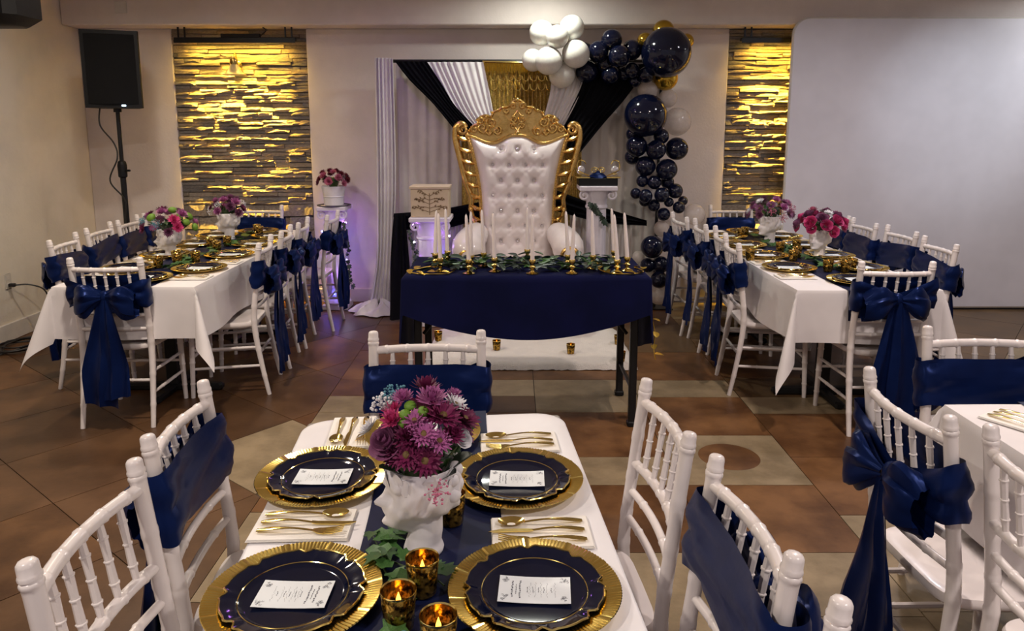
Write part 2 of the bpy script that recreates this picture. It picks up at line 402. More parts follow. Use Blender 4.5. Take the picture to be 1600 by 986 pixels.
# fill lamp in a ceiling box, added out of view to brighten the screen
t = empty('screen_fill_lamp', (3.75, 3.6, 2.62)); tag(t, 'unseen fill lamp added to brighten the large white screen', 'screen_fill_lamp')
MB().bbox(-.17, .17, -.13, .13, 0, .11, .012).build('body', 'trim_white', t, smooth=False)
MB().tube([(0, 0, .11), (0, 0, CEIL - 2.62)], .018, 10).build('ceiling_pole', 'trim_white', t)
MB().lathe([(.035, 0), (.035, .03), (.028, .03), (.026, .01)], 20, M=Matrix.Translation((.06, .13, .055)) @ Matrix.Rotation(R(-90), 4, 'X'), cap=False).build('lens', 'black_plastic', t)
ld = bpy.data.lights.new('screen_fill_beam', 'SPOT'); ld.energy = SCREEN_FILL_W; ld.color = (.80, .90, 1); ld.spot_size = R(40); ld.spot_blend = 1; ld.shadow_soft_size = .03
lo = bpy.data.objects.new('screen_fill_beam', ld); C.objects.link(lo); lo.parent = t; lo.location = (.06, .17, .055); lo.rotation_euler = (R(90 - 21), 0, 0)

# white projection screen on the right
def rrect(x0, x1, z0, z1, r, n=8, bot=.01):
    p = []
    for cx, cz, a0, rr in ((x1 - r, z1 - r, 0, r), (x0 + r, z1 - r, 90, r), (x0 + bot, z0 + bot, 180, bot), (x1 - bot, z0 + bot, 270, bot)):
        for i in range(n + 1): p.append((cx + rr * math.cos(R(a0 + 90 * i / n)), cz + rr * math.sin(R(a0 + 90 * i / n))))
    return p
t = empty('projection_screen', (3.7, 6.44, 0)); tag(t, 'large white screen panel with rounded corner covering the right side of the back wall', 'screen')
P = rrect(2.375 - 3.7, 5.0 - 3.7, .03, 2.505, .13)
MB().prism(P, -.02, .03, 'y').build('panel', 'screen_white', t, angle=30)
MB().tube([(a, -.004, b) for a, b in P], .016, 6, closed=True).build('rim', 'trim_white', t)
MB().box(2.40 - 3.7, 4.98 - 3.7, -.012, .035, .0, .03).build('base_rail', 'black_metal', t, smooth=False)
# ------------------------------------------------------------------ chairs
def noded(pts, rad, nodes, amp=.003, k=6):
    """tube data along a smooth path with bamboo rings at given z-fractions"""
    P = smoothpath(pts, k); n = len(P) - 1
    L = [0]
    for i in range(n): L.append(L[-1] + (P[i + 1] - P[i]).length)
    T = L[-1]
    def at(f):
        d = f * T
        for i in range(n):
            if L[i + 1] >= d - 1e-9:
                u = (d - L[i]) / max(L[i + 1] - L[i], 1e-9); return P[i].lerp(P[i + 1], u)
        return P[-1]
    fr = sorted(set([i / 14 for i in range(15)] + [f + e for f in nodes for e in (-.016, -.007, .007, .016)]))
    fr = [f for f in fr if 0 <= f <= 1]
    def rr(f):
        a = f * (len(rad) - 1); i = min(int(a), len(rad) - 2); b = rad[i] + (rad[i + 1] - rad[i]) * (a - i)
        return b + (amp if any(abs(f - q) < .01 for q in nodes) else 0)
    return [at(f) for f in fr], [rr(f) for f in fr]
def post_y(z): return -.185 - .052 * max(0, (z - .44) / .49) ** 1.25
def make_chair_parts(t):
    m = 'chair_white'
    for s in (-1, 1):
        pts, rad = noded([(s * .186, -.252, 0), (s * .184, -.215, .2), (s * .181, -.185, .44), (s * .180, post_y(.66), .66), (s * .179, post_y(.875), .875)], [.0125, .0155, .0175, .0165, .0165], [.14, .33, .53, .63, .75, .88], .0013)
        base = pts[-1]
        for dz, r in ((.006, .0168), (.012, .0170), (.014, .0185), (.019, .0190), (.022, .0180), (.023, .0168), (.025, .0168), (.026, .0182), (.031, .0186), (.034, .0178), (.036, .0168), (.048, .0166), (.053, .0158), (.0565, .0130), (.0585, .0070)):
            pts.append(base + Vector((0, -dz * .13, dz))); rad.append(r)
        MB().tube(pts, rad, 10).build('rear_leg', m, t)
        pts, rad = noded([(s * .192, .19, 0), (s * .187, .182, .25), (s * .183, .178, .432)], [.0125, .0155, .0165], [.2, .5, .8], .002)
        MB().tube(pts, rad, 10).build('front_leg', m, t)
        for z, e in ((.185, .02), (.30, 0)):
            pts, rad = noded([(s * .1855, -.215 + .02 * (z > .2), z), (s * .187, .183, z - .01)], [.008, .0095, .008], [.3, .7], .0015)
            MB().tube(pts, rad, 8).build('stretcher', m, t)
    for y, z in ((-.2, .25), (.183, .24)):
        pts, rad = noded([(-.184, y, z), (.184, y, z)], [.008, .0095, .008], [.3, .7], .0015); MB().tube(pts, rad, 8).build('stretcher', m, t)
    def bow(x, z, d): return post_y(z) - d * (1 - (x / .18) ** 2)
    for z, r, d in ((.868, .0135, .026), (.695, .0125, .022), (.615, .0105, .018), (.538, .0105, .014)):
        pts, rad = noded([(x, bow(x, z, d), z) for x in (-.179, -.09, 0, .09, .179)], [r, r, r], [.12, .31, .5, .69, .88] if z > .65 else [.25, .75], .0018, 4)
        MB().tube(pts, rad, 10).build('back_rail', m, t)
    for i in range(5):
        x = -.118 + .059 * i
        pts, rad = noded([(x, bow(x, .695, .022), .698), (x, bow(x, .868, .026), .865)], [.0065, .0085, .0075, .0085, .0065], [.22, .5, .78], .0022)
        MB().tube(pts, rad, 7).build('spindle', m, t)
    n = 36; ring = []
    for j in range(n):
        a = 2 * PI * j / n; ca, sa = math.cos(a), math.sin(a)
        e = .34
        x = abs(ca) ** e * (1 if ca > 0 else -1); y = abs(sa) ** e * (1 if sa > 0 else -1)
        ring.append((x * (.188 + .017 * y), y * .198 + .004))
    rs = []
    for k, z, dish in ((.95, .415, 0), (1.0, .424, 0), (1.01, .436, 0), (.985, .448, 0), (.93, .4505, .2), (.8, .449, .6), (.5, .446, 1), (.02, .444, 1)):
        rs.append([(x * k, y * k, z - .006 * dish * (1 - abs(y) / .3)) for x, y in ring])
    MB().rings(rs).build('seat', m, t)

def sash_meshes(seed, full=True, slope=0., zlo=.67, zhi=.825, ztail=.14, kx=0., drop=0.):
    """band round the chair back, knot, two bow loops, two tails; the bow is tied behind"""
    r = random.Random(seed); out = []
    ph = [r.uniform(0, 6.3) for _ in range(8)]
    zk = (zlo + zhi) / 2 - .02 - drop
    def band(u, v):
        a = 2 * PI * u
        ca, sa = math.cos(a), math.sin(a)
        x = (abs(ca) ** .35) * (1 if ca > 0 else -1) * .211
        yo = (abs(sa) ** .6) * (1 if sa > 0 else -1) * .035
        back = max(0, -sa) * max(0, 1 - abs(x - kx) / .19)
        lo = zlo + .008 * math.sin(3 * a + ph[0]) + slope * x; hi = zhi + .007 * math.sin(2 * a + ph[1]) + slope * x
        lo = lo + (zk - .03 - lo) * back ** .8; hi = hi + (zk + .03 - hi) * back ** .8
        z = lo + (hi - lo) * v
        fold = .012 * abs(math.sin(v * 5 + 1.1 * x / .1 + ph[2])) + .007 * abs(math.sin(v * 9 - 2.1 * x / .1 + ph[3])) - .003
        bul = .010 * math.sin(PI * v)
        y = post_y(z) + yo - .008 * (sa > 0) + (fold + bul) * (1 if sa > 0 else -1) * min(1, abs(sa) * 2)
        if sa > .0: y -= .02 * (1 - (x / .203) ** 2) * .8
        x += (.003 + .003 * math.sin(v * 12 + ph[4])) * (1 if ca > 0 else -1)
        return (x, y, z)
    out.append(('sash_band', MB().grid(band, 64, 12, wrap=True).mesh('sash_band', 'navy_satin')))
    if not full: return out
    yk = post_y(zk) - .052
    out.append(('sash_knot', MB().ball((kx, yk - .005, zk), .034, 14, 10, (.9, .75, 1.05)).mesh('sash_knot', 'navy_satin')))
    for s in (-1, 1):
        Lp = r.uniform(.13, .165); dr = r.uniform(.02, .06); tw = r.uniform(-.3, .3)
        def loop(u, v):
            th = 2 * PI * u; f = v
            rad = .016 + .062 * math.sin(min(1, f * 1.15) * PI * .62) ** 1.2 * (1 if f < .9 else 1 - (f - .9) * 2.2)
            pl = 1 + .20 * (1 - .55 * f) * (abs(math.cos(3.5 * th + ph[5])) * 2 - 1) + .13 * math.sin(3 * th + 5 * f + ph[6]) + .06 * math.sin(11 * th + 4 * f)
            yy = math.cos(th) * rad * .52 * pl; zz = math.sin(th) * rad * pl
            x = kx + s * (.012 + Lp * f)
            z = zk + zz - dr * f * f + tw * yy * f
            return (x, yk - .022 - .02 * math.sin(PI * f) + yy + .012 * f, z)
        mb = MB().grid(loop, 36, 14, wrap=True)
        n = 36; last = mb.v[13 * n:14 * n]; cc = [sum(p[i] for p in last) / n for i in range(3)]
        mb.rings([last, [tuple(cc[i] + (p[i] - cc[i]) * .8 - (s * .05 if i == 0 else 0) for i in range(3)) for p in last], [tuple(cc[i] + (p[i] - cc[i]) * .3 - (s * .08 if i == 0 else 0) for i in range(3)) for p in last]], cap=False)
        out.append(('bow_loop', mb.mesh('bow_loop', 'navy_satin')))
    for s in (-1, 1):
        zt = ztail + r.uniform(-.03, .07); w1 = r.uniform(.13, .17); off = s * r.uniform(.03, .045); q = r.uniform(0, 6)
        def tail(u, v):
            w = .028 + (w1 - .028) * min(1, v * 1.5) ** .8
            x = kx + s * .012 + off * min(1, v * 1.4) + (u - .5) * w * 1.1
            z = zk - .01 - v * (zk - zt) + .03 * (u - .5) * v * s
            amp = .006 + .014 * v
            y = yk - .030 - .018 * v - .006 * s + amp * (1.5 * abs(math.sin(u * 5.5 + q + v * 1.2)) - .8) + .006 * math.sin(v * 7 + q)
            return (x, y, z)
        mb = MB().grid(tail, 16, 16)
        out.append(('sash_tail', mb.mesh('sash_tail', 'navy_satin')))
    return out
SASH = [sash_meshes(1), sash_meshes(2, slope=.06, drop=.01), sash_meshes(3, slope=-.06, ztail=.2), sash_meshes(4, kx=.02, ztail=.11, drop=.02), sash_meshes(5, slope=.05, zlo=.675, zhi=.845, ztail=.1), sash_meshes(6, zlo=.665, zhi=.82, ztail=.16)]
proto = empty('chiavari_chair'); make_chair_parts(proto)
CH = KIDS(proto); used = [False]
def chair(px, py, rz_deg, sash, label, group):
    """px,py: middle of the tops of the two back posts"""
    a = R(rz_deg); d = -.245
    ox, oy = px - (-math.sin(a) * d), py - (math.cos(a) * d)
    if not used[0]: t = proto; used[0] = True
    else:
        t = empty('chiavari_chair')
        for c_ in CH: c2 = c_.copy(); C.objects.link(c2); c2.parent = t
    t.location = (ox, oy, 0); t.rotation_euler = (0, 0, a)
    tag(t, label, 'chair', group)
    if sash is not None:
        root = None
        for nm, me in SASH[sash]:
            o = link(nm if root else 'sash', me, root or t)
            if root is None: root = o; o['label'] = 'navy satin sash tied round the back'
    return t
G1, G2, G3, G4 = 'chairs at the left long table', 'chairs at the right long table', 'chairs at the front table', 'chairs at the right front table'
chair(-2.127, 3.794, 2.7, 0, 'white chiavari chair with navy bow at the near end of the left long table', G1)
chair(-2.21, 6.50, 180, 5, 'white chair at the far end of the left table before the stone panel', G1)
for i, (x, y, a, s) in enumerate([(-2.824, 4.579, -82, 1), (-2.905, 5.13, -85, 2), (-2.925, 5.567, -84, 5), (-2.95, 6.02, -86, 3)]):
    chair(x, y, a, s, ['first', 'second', 'third', 'fourth'][i] + ' white chair from the near end, wall side of the left long table', G1)
for i, (x, y, a, s) in enumerate([(-1.505, 4.483, 97, 3), (-1.523, 4.97, 97, 0), (-1.535, 5.43, 95, 5), (-1.43, 5.90, 90, 1)]):
    chair(x, y, a, s, ['first', 'second', 'third', 'fourth'][i] + ' white chair from the near end, aisle side of the left long table', G1)
chair(1.956, 3.681, -1, 4, 'white chiavari chair with trailing navy bow at the near end of the right long table', G2)
chair(1.93, 6.50, 180, 5, 'white chair at the far end of the right table before the stone panel', G2)
for i, (x, y, a, s) in enumerate([(1.335, 4.468, -94, 0), (1.385, 4.905, -95, 3), (1.358, 5.33, -92, 5), (1.305, 5.765, -85, 1)]):
    chair(x, y, a, s, ['first', 'second', 'third', 'fourth'][i] + ' white chair from the near end, aisle side of the right long table', G2)
for i, (x, y, a, s) in enumerate([(2.601, 4.421, 88, 1), (2.648, 4.957, 91, 2), (2.598, 5.386, 90, 5), (2.6, 5.84, 92, 3)]):
    chair(x, y, a, s, ['first', 'second', 'third', 'fourth'][i] + ' white chair from the near end, screen side of the right long table', G2)
chair(-.283, 2.40, 182.5, 5, 'white chiavari chair with navy sash at the far end of the front table', G3)
chair(-.825, 1.72, -86, 4, 'white chiavari chair with slanting navy sash on the left of the front table', G3)
c3 = chair(-.775, 1.243, -88, None, 'bare white chiavari chair nearest the camera on the left of the front table', G3)
chair(.388, 1.735, 95, None, 'bare white chiavari chair on the right of the front table', G3)
chair(.445, 1.262, 94, 4, 'white chiavari chair with navy sash and bow on the right of the front table', G3)
chair(.492, .79, 93, None, 'white chiavari chair at the bottom edge of the picture with only a post top showing', G3)
chair(1.012, 1.83, -87, 3, 'white chiavari chair with large navy bow at the right front table', G4)
chair(1.09, 1.42, -88, None, 'bare white chiavari chair cut by the right edge of the picture', G4)
chair(1.60, 2.46, 180, 5, 'white chiavari chair with navy sash at the far end of the right front table', G4)
# slipped sash hanging behind the bare near chair
def slip(u, v): return (-.06 + .13 * u + .01 * math.sin(6 * v), -.235 - .02 * math.sin(u * 8 + 2 * v) - .05 * v, .56 - .46 * v + .02 * math.sin(5 * u))
o = MB().grid(slip, 14, 14).build('sash', 'navy_satin', c3); o['label'] = 'navy sash slipped down behind the lower rails'

# ------------------------------------------------------------------ tables and cloths
def cloth_fn(a, b, d, H, seed, k0=.06, k1=.30, wav=.02, dc=1.0, rnd_c=.02):
    r = random.Random(seed); ph = [r.uniform(0, 6.3) for _ in range(6)]
    def fn(u, v):
        # non-uniform sampling so the edge gets vertices
        def mp(t, h):
            L = h + d
            if t < .25: return -L + (t / .25) * d
            if t > .75: return h + ((t - .75) / .25) * d
            return -h + (t - .25) / .5 * 2 * h
        s, t = mp(u, a), mp(v, b)
        ex, ey = max(0, abs(s) - a), max(0, abs(t) - b)
        sx = 1 if s > 0 else -1; sy = 1 if t > 0 else -1
        if ex == 0 and ey == 0: return (s, t, H + .0008 * math.sin(14 * s + ph[0]) * math.sin(9 * t + ph[1]))
        rr = math.hypot(ex, ey); phi = math.atan2(ey, ex)
        k = k0 + k1 * math.sin(2 * phi) if ex and ey else k0
        x = max(-a, min(a, s)) ; y = max(-b, min(b, t))
        w_ = wav * (rr / d) * math.sin(7.5 * (s if ey and not ex else t) + ph[2]) if not (ex and ey) else wav * (rr / d) * math.sin(2 * phi * 2 + ph[3])
        off = .006 * (1 - math.exp(-rr / .02)) + k * rr + w_
        rdrop = max(0, rr - .006) 
        z = H - rdrop * (1 if not (ex and ey) else dc)
        return (x + sx * math.cos(phi) * off * (1 if ex else 0), y + sy * math.sin(phi) * off * (1 if ey else 0), z)
    return fn
def pedestal_table(name, cx, y0, y1, w, label, rz=0, H=.752):
    t = empty(name, (cx, (y0 + y1) / 2, 0), rz); tag(t, label, 'table'); h = (y1 - y0) / 2
    MB().bbox(-w / 2, w / 2, -h, h, H - .03, H, .005).build('tabletop', 'table_wood', t, smooth=False)
    for s in (-1, 1):
        yy = s * (h - .5)
        MB().bbox(-.035, .035, yy - .035, yy + .035, .04, H - .03, .006).build('column', 'black_metal', t, smooth=False)
        MB().bbox(-.30, .30, yy - .03, yy + .03, 0.0, .045, .012).build('foot', 'black_metal', t, smooth=False)
        MB().bbox(-.03, .03, yy - .27, yy + .27, 0.0, .043, .012).build('foot', 'black_metal', t, smooth=False)
    return t
def cloth(name, cx, cy, a, b, d, H, mtl, label, seed, rz=0, n=(57, 97), **k):
    o = MB().grid(cloth_fn(a, b, d, H, seed, **k), n[0], n[1]).build(name, mtl, None, loc=(cx, cy, 0), rz=rz, angle=60)
    tag(o, label, 'tablecloth'); return o
def runner(cx, cy, hw, y0, y1, H, drop0, drop1, label, rz=0):
    def fn(u, v):
        x = (u - .5) * 2 * hw; n0 = .14; L = y1 - y0
        if v < n0: e = (n0 - v) / n0 * drop0; y = y0 - .012 - .10 * e; z = H - e
        elif v > 1 - n0: e = (v - 1 + n0) / n0 * drop1; y = y1 + .012 + .10 * e; z = H - e
        else: y = y0 - .012 + (v - n0) / (1 - 2 * n0) * (L + .024); z = H
        return (x + .004 * math.sin(9 * y), y, z + .0006 * math.sin(40 * x + 8 * y))
    o = MB().grid(fn, 9, 65).build('table_runner', 'navy_runner', None, loc=(cx, cy, 0), rz=rz, angle=60)
    tag(o, label, 'table runner')
HT = .752; HC = .757; HR = .7595
pedestal_table('banquet_table', -2.09, 3.89, 6.14, .76, 'long banquet table under white cloth by the left wall')
cloth('tablecloth', -2.09, 5.015, .384, 1.131, .29, HC, 'white_linen', 'white linen cloth over the left long table', 3, k1=.34, dc=1.08)
runner(-2.09, 5.015, .15, -1.137, 1.137, HR, .14, .14, 'navy satin runner down the left long table')
pedestal_table('banquet_table', 1.885, 3.81, 6.12, .76, 'long banquet table under white cloth before the screen')
cloth('tablecloth', 1.885, 4.965, .384, 1.161, .29, HC, 'white_linen', 'white linen cloth over the right long table', 8, k1=.30, dc=1.32)
runner(1.91, 4.965, .15, -1.167, 1.167, HR, .16, .14, 'navy satin runner down the right long table')
AXC = R(4.9)          # the front table is turned a little
CTX, CTY = -.168, 1.40
def ct(x, y): return (CTX + x * math.cos(AXC) - y * math.sin(AXC), CTY + x * math.sin(AXC) + y * math.cos(AXC))
def toct(x, y):
    dx, dy = x - CTX, y - CTY; return (dx * math.cos(AXC) + dy * math.sin(AXC), -dx * math.sin(AXC) + dy * math.cos(AXC))
def rr_ring(a, b, r, n=8):
    p = []
    for cx, cy, a0 in ((a - r, b - r, 0), (-a + r, b - r, 90), (-a + r, -b + r, 180), (a - r, -b + r, 270)):
        for i in range(n + 1): p.append((cx + r * math.cos(R(a0 + 90 * i / n)), cy + r * math.sin(R(a0 + 90 * i / n))))
    return p
pedestal_table('banquet_table', CTX, CTY - .68, CTY + .68, .74, 'small banquet table under fitted white cover in front', AXC)
def fitted(cx, cy, a, b, label, rz, seed):
    r = random.Random(seed); rs = []
    R0 = rr_ring(a, b, .085, 10)
    for k, z in ((.0, 0), (.5, 0), (.9, 0), (.975, 0), (.992, -.002), (1.0, -.010), (1.004, -.03), (1.008, -.10), (1.014, -.19), (1.018, -.27)):
        ring = []
        for i, (x, y) in enumerate(R0):
            f = .008 * max(0, -z / .34) * math.sin(i * 1.9 + seed)
            q = math.hypot(x, y)
            if z == 0 and k < .95: ring.append((x * max(k, .01), y * max(k, .01), HC))
            else: ring.append((x * k + x / q * f, y * k + y / q * f, HC + z))
        rs.append(ring)
    o = MB().rings(rs, cap=False).build('tablecloth', 'white_vinyl', None, loc=(cx, cy, 0), rz=rz, angle=60); tag(o, label, 'tablecloth')
fitted(CTX, CTY, .378, .692, 'smooth fitted white cover on the small front table', AXC, 2)
runner(CTX + .005, CTY, .145, -.70, .70, HR, .16, .16, 'navy satin runner down the small front table', AXC)
pedestal_table('banquet_table', 1.72, .75, 2.17, .76, 'banquet table under white cloth at the right edge in front')
cloth('tablecloth', 1.72, 1.46, .384, .716, .30, HC, 'white_linen', 'white linen cloth over the right front table', 13, k1=.30)
runner(1.72, 1.46, .15, -.722, .722, HR, .15, .15, 'navy satin runner on the right front table')
# ------------------------------------------------------------------ place settings
def ridged_charger():
    n = 264; rs = []
    prof = [(.0, .004), (.10, .004), (.112, .006), (.120, .0115), (.146, .0165), (.1565, .0185), (.1575, .0165), (.146, .0125), (.118, .006), (.108, .0), (.0, .0)]
    for k, (r_, z) in enumerate(prof):
        ring = []
        for j in range(n):
            a = 2 * PI * j / n; q = max(r_, .0005); dz = 0
            if .119 < r_ <= .1576: dz = .0006 * (1 if j % 2 else -1) * (1 if k < 7 else 0)
            if j % 24 in (0, 1) and .119 < r_ < .158: dz = .0012
            if r_ > .154: q += .0009 * (1 if j % 2 else 0)
            ring.append((q * math.cos(a), q * math.sin(a), z + dz))
        rs.append(ring)
    return MB().rings(rs).mesh('charger_plate', 'gold_foil', angle=12)
def scallop(a):
    f = abs(((a * 8 / (2 * PI)) % 1) * 2 - 1)
    return 1 + .012 * math.cos(PI * f) - .050 * math.exp(-((1 - f) / .16) ** 2) + .030 * math.exp(-((1 - f - .30) / .14) ** 2)
def plate_mesh():
    n = 160; rs = []
    for r_, z, w_ in ((.0005, .0, 0), (.084, .0, 0), (.089, .001, 0), (.097, .006, 0), (.104, .009, .3), (.120, .013, 1), (.1245, .0142, 1), (.1255, .0132, 1), (.118, .0105, 1), (.09, -.001, 0), (.0005, -.002, 0)):
        rs.append([(r_ * (1 + (scallop(2 * PI * j / n) - 1) * w_) * math.cos(2 * PI * j / n), r_ * (1 + (scallop(2 * PI * j / n) - 1) * w_) * math.sin(2 * PI * j / n), z) for j in range(n)])
    return MB().rings(rs).mesh('dinner_plate', 'plate_navy', angle=50)
def plate_rim():
    n = 160
    pts = [(.125 * scallop(2 * PI * j / n) * math.cos(2 * PI * j / n), .125 * scallop(2 * PI * j / n) * math.sin(2 * PI * j / n), .0142) for j in range(n)]
    return MB().tube(pts, .0021, 5, closed=True).mesh('gold_rim', 'gold_poly')
def plate_line():
    n = 64
    return MB().tube([(.0968 * math.cos(2 * PI * j / n), .0968 * math.sin(2 * PI * j / n), .0060) for j in range(n)], .0011, 4, closed=True).mesh('gold_line', 'gold_poly')
def card_mesh():
    def top(u, v): return ((u - .5) * .066, (v - .5) * .128, .0012 + .0022 * (2 * v - 1) ** 2)
    def bot(u, v): p = top(u, v); return (p[0], p[1], p[2] - .0006)
    return MB().grid(top, 3, 9).grid(bot, 3, 9).mesh('menu_card', 'card_paper')
def print_mesh():
    r = random.Random(4); mb = MB()
    def z(y): return .00145 + .0022 * (2 * (y / .128 + .5) - 1) ** 2
    def dash(x0, x1, y, h):
        mb.add([(x0, y - h, z(y - h)), (x1, y - h, z(y - h)), (x1, y + h, z(y + h)), (x0, y + h, z(y + h))], [(0, 1, 2, 3)])
    for i, y in enumerate([.040, .033, .026, .013, .003, -.007, -.017, -.03]):
        big = i in (0, 2); half = (.020, .012, .022, .007, .008, .006, .007, .006)[i]
        x = -half
        while x < half:
            l = r.uniform(.0012, .0035)
            dash(x, min(half, x + l), y + r.uniform(-.0008, .0008), .0013 if big else .0007); x += l + r.uniform(.0008, .0018)
    for y in [.0085, -.0015, -.0115, -.022, -.036]:
        x = -.018
        while x < .018:
            l = r.uniform(.0008, .002); dash(x, x + l, y + r.uniform(-.0015, .0015), .0003); x += l + .0012
    for sx in (-1, 1):
        for sy in (-1, 1):
            for k in range(9):
                a = r.uniform(0, 6.3); cx = sx * (.029 - r.uniform(0, .012)); cy = sy * (.059 - r.uniform(0, .011)); q = r.uniform(.0016, .0035)
                p = [(cx + q * (i / 7) * math.cos(a + i), cy + q * (i / 7) * math.sin(a + i), z(cy)) for i in range(8)]
                for i in range(7):
                    (x0, y0, z0), (x1, y1, z1) = p[i], p[i + 1]; dx, dy = y1 - y0, x0 - x1; L = math.hypot(dx, dy) or 1; dx *= .0003 / L; dy *= .0003 / L
                    mb.add([(x0 - dx, y0 - dy, z0), (x1 - dx, y1 - dy, z1), (x1 + dx, y1 + dy, z1), (x0 + dx, y0 + dy, z0)], [(0, 1, 2, 3)])
    return mb.mesh('print', 'ink', smooth=False)
def handle_pts(L0, L1, bend=.004):
    return [(0, L0 + (L1 - L0) * i / 10, .004 + bend * math.sin(PI * i / 10) ** 1) for i in range(11)]
def handle(mb, y0, y1):
    # flat handle, widest and embossed at the outer end (y0)
    rs = []
    for i in range(13):
        f = i / 12; y = y0 + (y1 - y0) * f
        w_ = .0085 if f < .12 else .0085 - .0050 * min(1, (f - .12) / .5)
        if f == 0: w_ = .006
        z = .004 + .0055 * math.sin(PI * f) ; th = .0016
        if f < .3: w_ += .0008 * math.sin(f * 60)
        rs.append([(-w_, y, z), (-w_ * .5, y, z + th), (w_ * .5, y, z + th), (w_, y, z), (0, y, z - th * .6)])
    return mb.rings(rs)
def spoon_mesh():
    mb = handle(MB(), -.09, .035)
    def bowl(u, v):
        a = 2 * PI * u; k = v
        return (.0185 * k * math.cos(a), .062 + .029 * k * math.sin(a), .004 - .006 * (1 - k * k) + .004 * k)
    return mb.grid(bowl, 20, 6, wrap=True).mesh('spoon', 'gold_poly', angle=60)
def fork_mesh():
    mb = handle(MB(), -.09, .03)
    mb.rings([[(-w_, y, z), (w_, y, z), (w_, y, z + .0016), (-w_, y, z + .0016)] for y, w_, z in ((.028, .004, .0045), (.038, .010, .003), (.052, .0125, .002))])
    for i in range(4):
        x = -.0105 + .007 * i
        mb.rings([[(x - w_, y, z), (x + w_, y, z), (x + w_, y, z + .0016), (x - w_, y, z + .0016)] for y, w_, z in ((.050, .0023, .002), (.072, .0019, .004), (.092, .0010, .009))])
    return mb.mesh('fork', 'gold_poly', angle=60)
def knife_mesh():
    mb = handle(MB(), -.09, .02)
    mb.rings([[(-.004, y, z), (w_, y, z), (w_, y, z + .0012), (-.004, y, z + .002)] for y, w_, z in ((.018, .004, .004), (.03, .007, .003), (.085, .0075, .003), (.105, .002, .003), (.112, -.003, .003))])
    return mb.mesh('knife', 'gold_poly', angle=60)
def napkin_mesh():
    mb = MB()
    for k in range(3): mb.bbox(-.062 + .001 * k, .062 - .001 * k, -.105 + .0015 * k, .105 - .001 * k, .0018 * k, .0018 * k + .0015, .0005)
    return mb.mesh('napkin', 'napkin_paper', smooth=False)
ME = dict(charger_plate=ridged_charger(), dinner_plate=plate_mesh(), gold_rim=plate_rim(), gold_line=plate_line(), menu_card=card_mesh(), print=print_mesh(), spoon=spoon_mesh(), fork=fork_mesh(), knife=knife_mesh(), napkin=napkin_mesh())
def plate_set(x, y, z, face, where, crot=0.):
    """face: direction the sitter looks (degrees)"""
    a = R(face - 90)
    tag(link('charger_plate', ME['charger_plate'], None, (x, y, z), a), 'gold charger, ' + where, 'charger plate', 'gold charger plates')
    p = link('dinner_plate', ME['dinner_plate'], None, (x, y, z + .0065), a); tag(p, 'navy dinner plate, ' + where, 'plate', 'navy plates on the chargers')
    link('gold_rim', ME['gold_rim'], p); link('gold_line', ME['gold_line'], p)
    c_ = link('menu_card', ME['menu_card'], None, (x, y, z + .0085), a + R(crot)); c_.scale = (1.18, 1.02, 1); tag(c_, 'white menu card, ' + where, 'menu card', 'menu cards on the plates')
    link('print', ME['print'], c_)
def cutlery(x, y, z, face, where, order=('spoon', 'knife', 'fork')):
    a = R(face - 90)
    tag(link('napkin', ME['napkin'], None, (x, y, z), a), 'cream napkin, ' + where, 'napkin', 'napkins under the cutlery')
    for i, nm in enumerate(order):
        lx = .034 - .034 * i + rnd.uniform(-.002, .002)
        o = link(nm, ME[nm], None, (x + lx * math.cos(a), y + lx * math.sin(a), z + .0052), a + R(rnd.uniform(-3, 3)))
        tag(o, 'gold ' + nm + ' on napkin ' + where, nm, 'gold cutlery')
ZT = HR + .0008
# front table
for (x, y), f, wh, cr in [((.041, 1.229), 180, 'nearest the camera on the right of the front table', -8), ((-.393, 1.216), 0, 'nearest the camera on the left of the front table', -6), ((.012, 1.661), 180, 'on the right of the front table beside the bust', -6), ((-.455, 1.671), 0, 'on the left of the front table beside the bust', -4), ((-.245, 1.93), 270, 'at the far end of the front table behind the flowers', 0)]:
    plate_set(x, y, ZT, f + 4.9, wh, cr)
cutlery(-.445, 1.465, ZT, 2, 'between the two left plates of the front table', ('fork', 'knife', 'spoon'))
cutlery(.062, 1.435, ZT, 183, 'between the two right plates of the front table')
cutlery(.02, 1.885, ZT, 184, 'beyond the right plate of the front table')
cutlery(-.447, 1.955, ZT, 276, 'at the far left corner of the front table')
# long tables
def long_table(cx, side, ys, near_y, far_y, nm, sgn):
    for i, y in enumerate(ys):
        for s, sn in ((-1, side[0]), (1, side[1])):
            wh = '%s seat from the near end, %s, %s' % (['first', 'second', 'third', 'fourth'][i], sn, nm)
            f = 0 if s < 0 else 180
            plate_set(cx + s * .215, y, ZT, f, wh, rnd.uniform(-8, 8))
            if i < 4: cutlery(cx + s * .27, y - .245, ZT, f, wh, ('fork', 'knife', 'spoon') if s < 0 else ('spoon', 'knife', 'fork'))
    plate_set(cx + .02, near_y, ZT, 90, 'at the near end of the ' + nm, 4)
    plate_set(cx + .02, far_y, ZT, 270, 'at the far end of the ' + nm, 0)
long_table(-2.09, ('wall side', 'aisle side'), [4.36, 4.84, 5.31, 5.72], 4.06, 5.98, 'left long table', 1)
long_table(1.885, ('aisle side', 'screen side'), [4.38, 4.82, 5.26, 5.70], 4.0, 5.95, 'right long table', -1)
plate_set(1.70, 2.0, ZT, 270, 'at the far end of the right front table', 5)
plate_set(1.525, 1.72, ZT, 0, 'on the left of the right front table', 10)
cutlery(1.475, 2.01, ZT, -58, 'at the far left corner of the right front table')

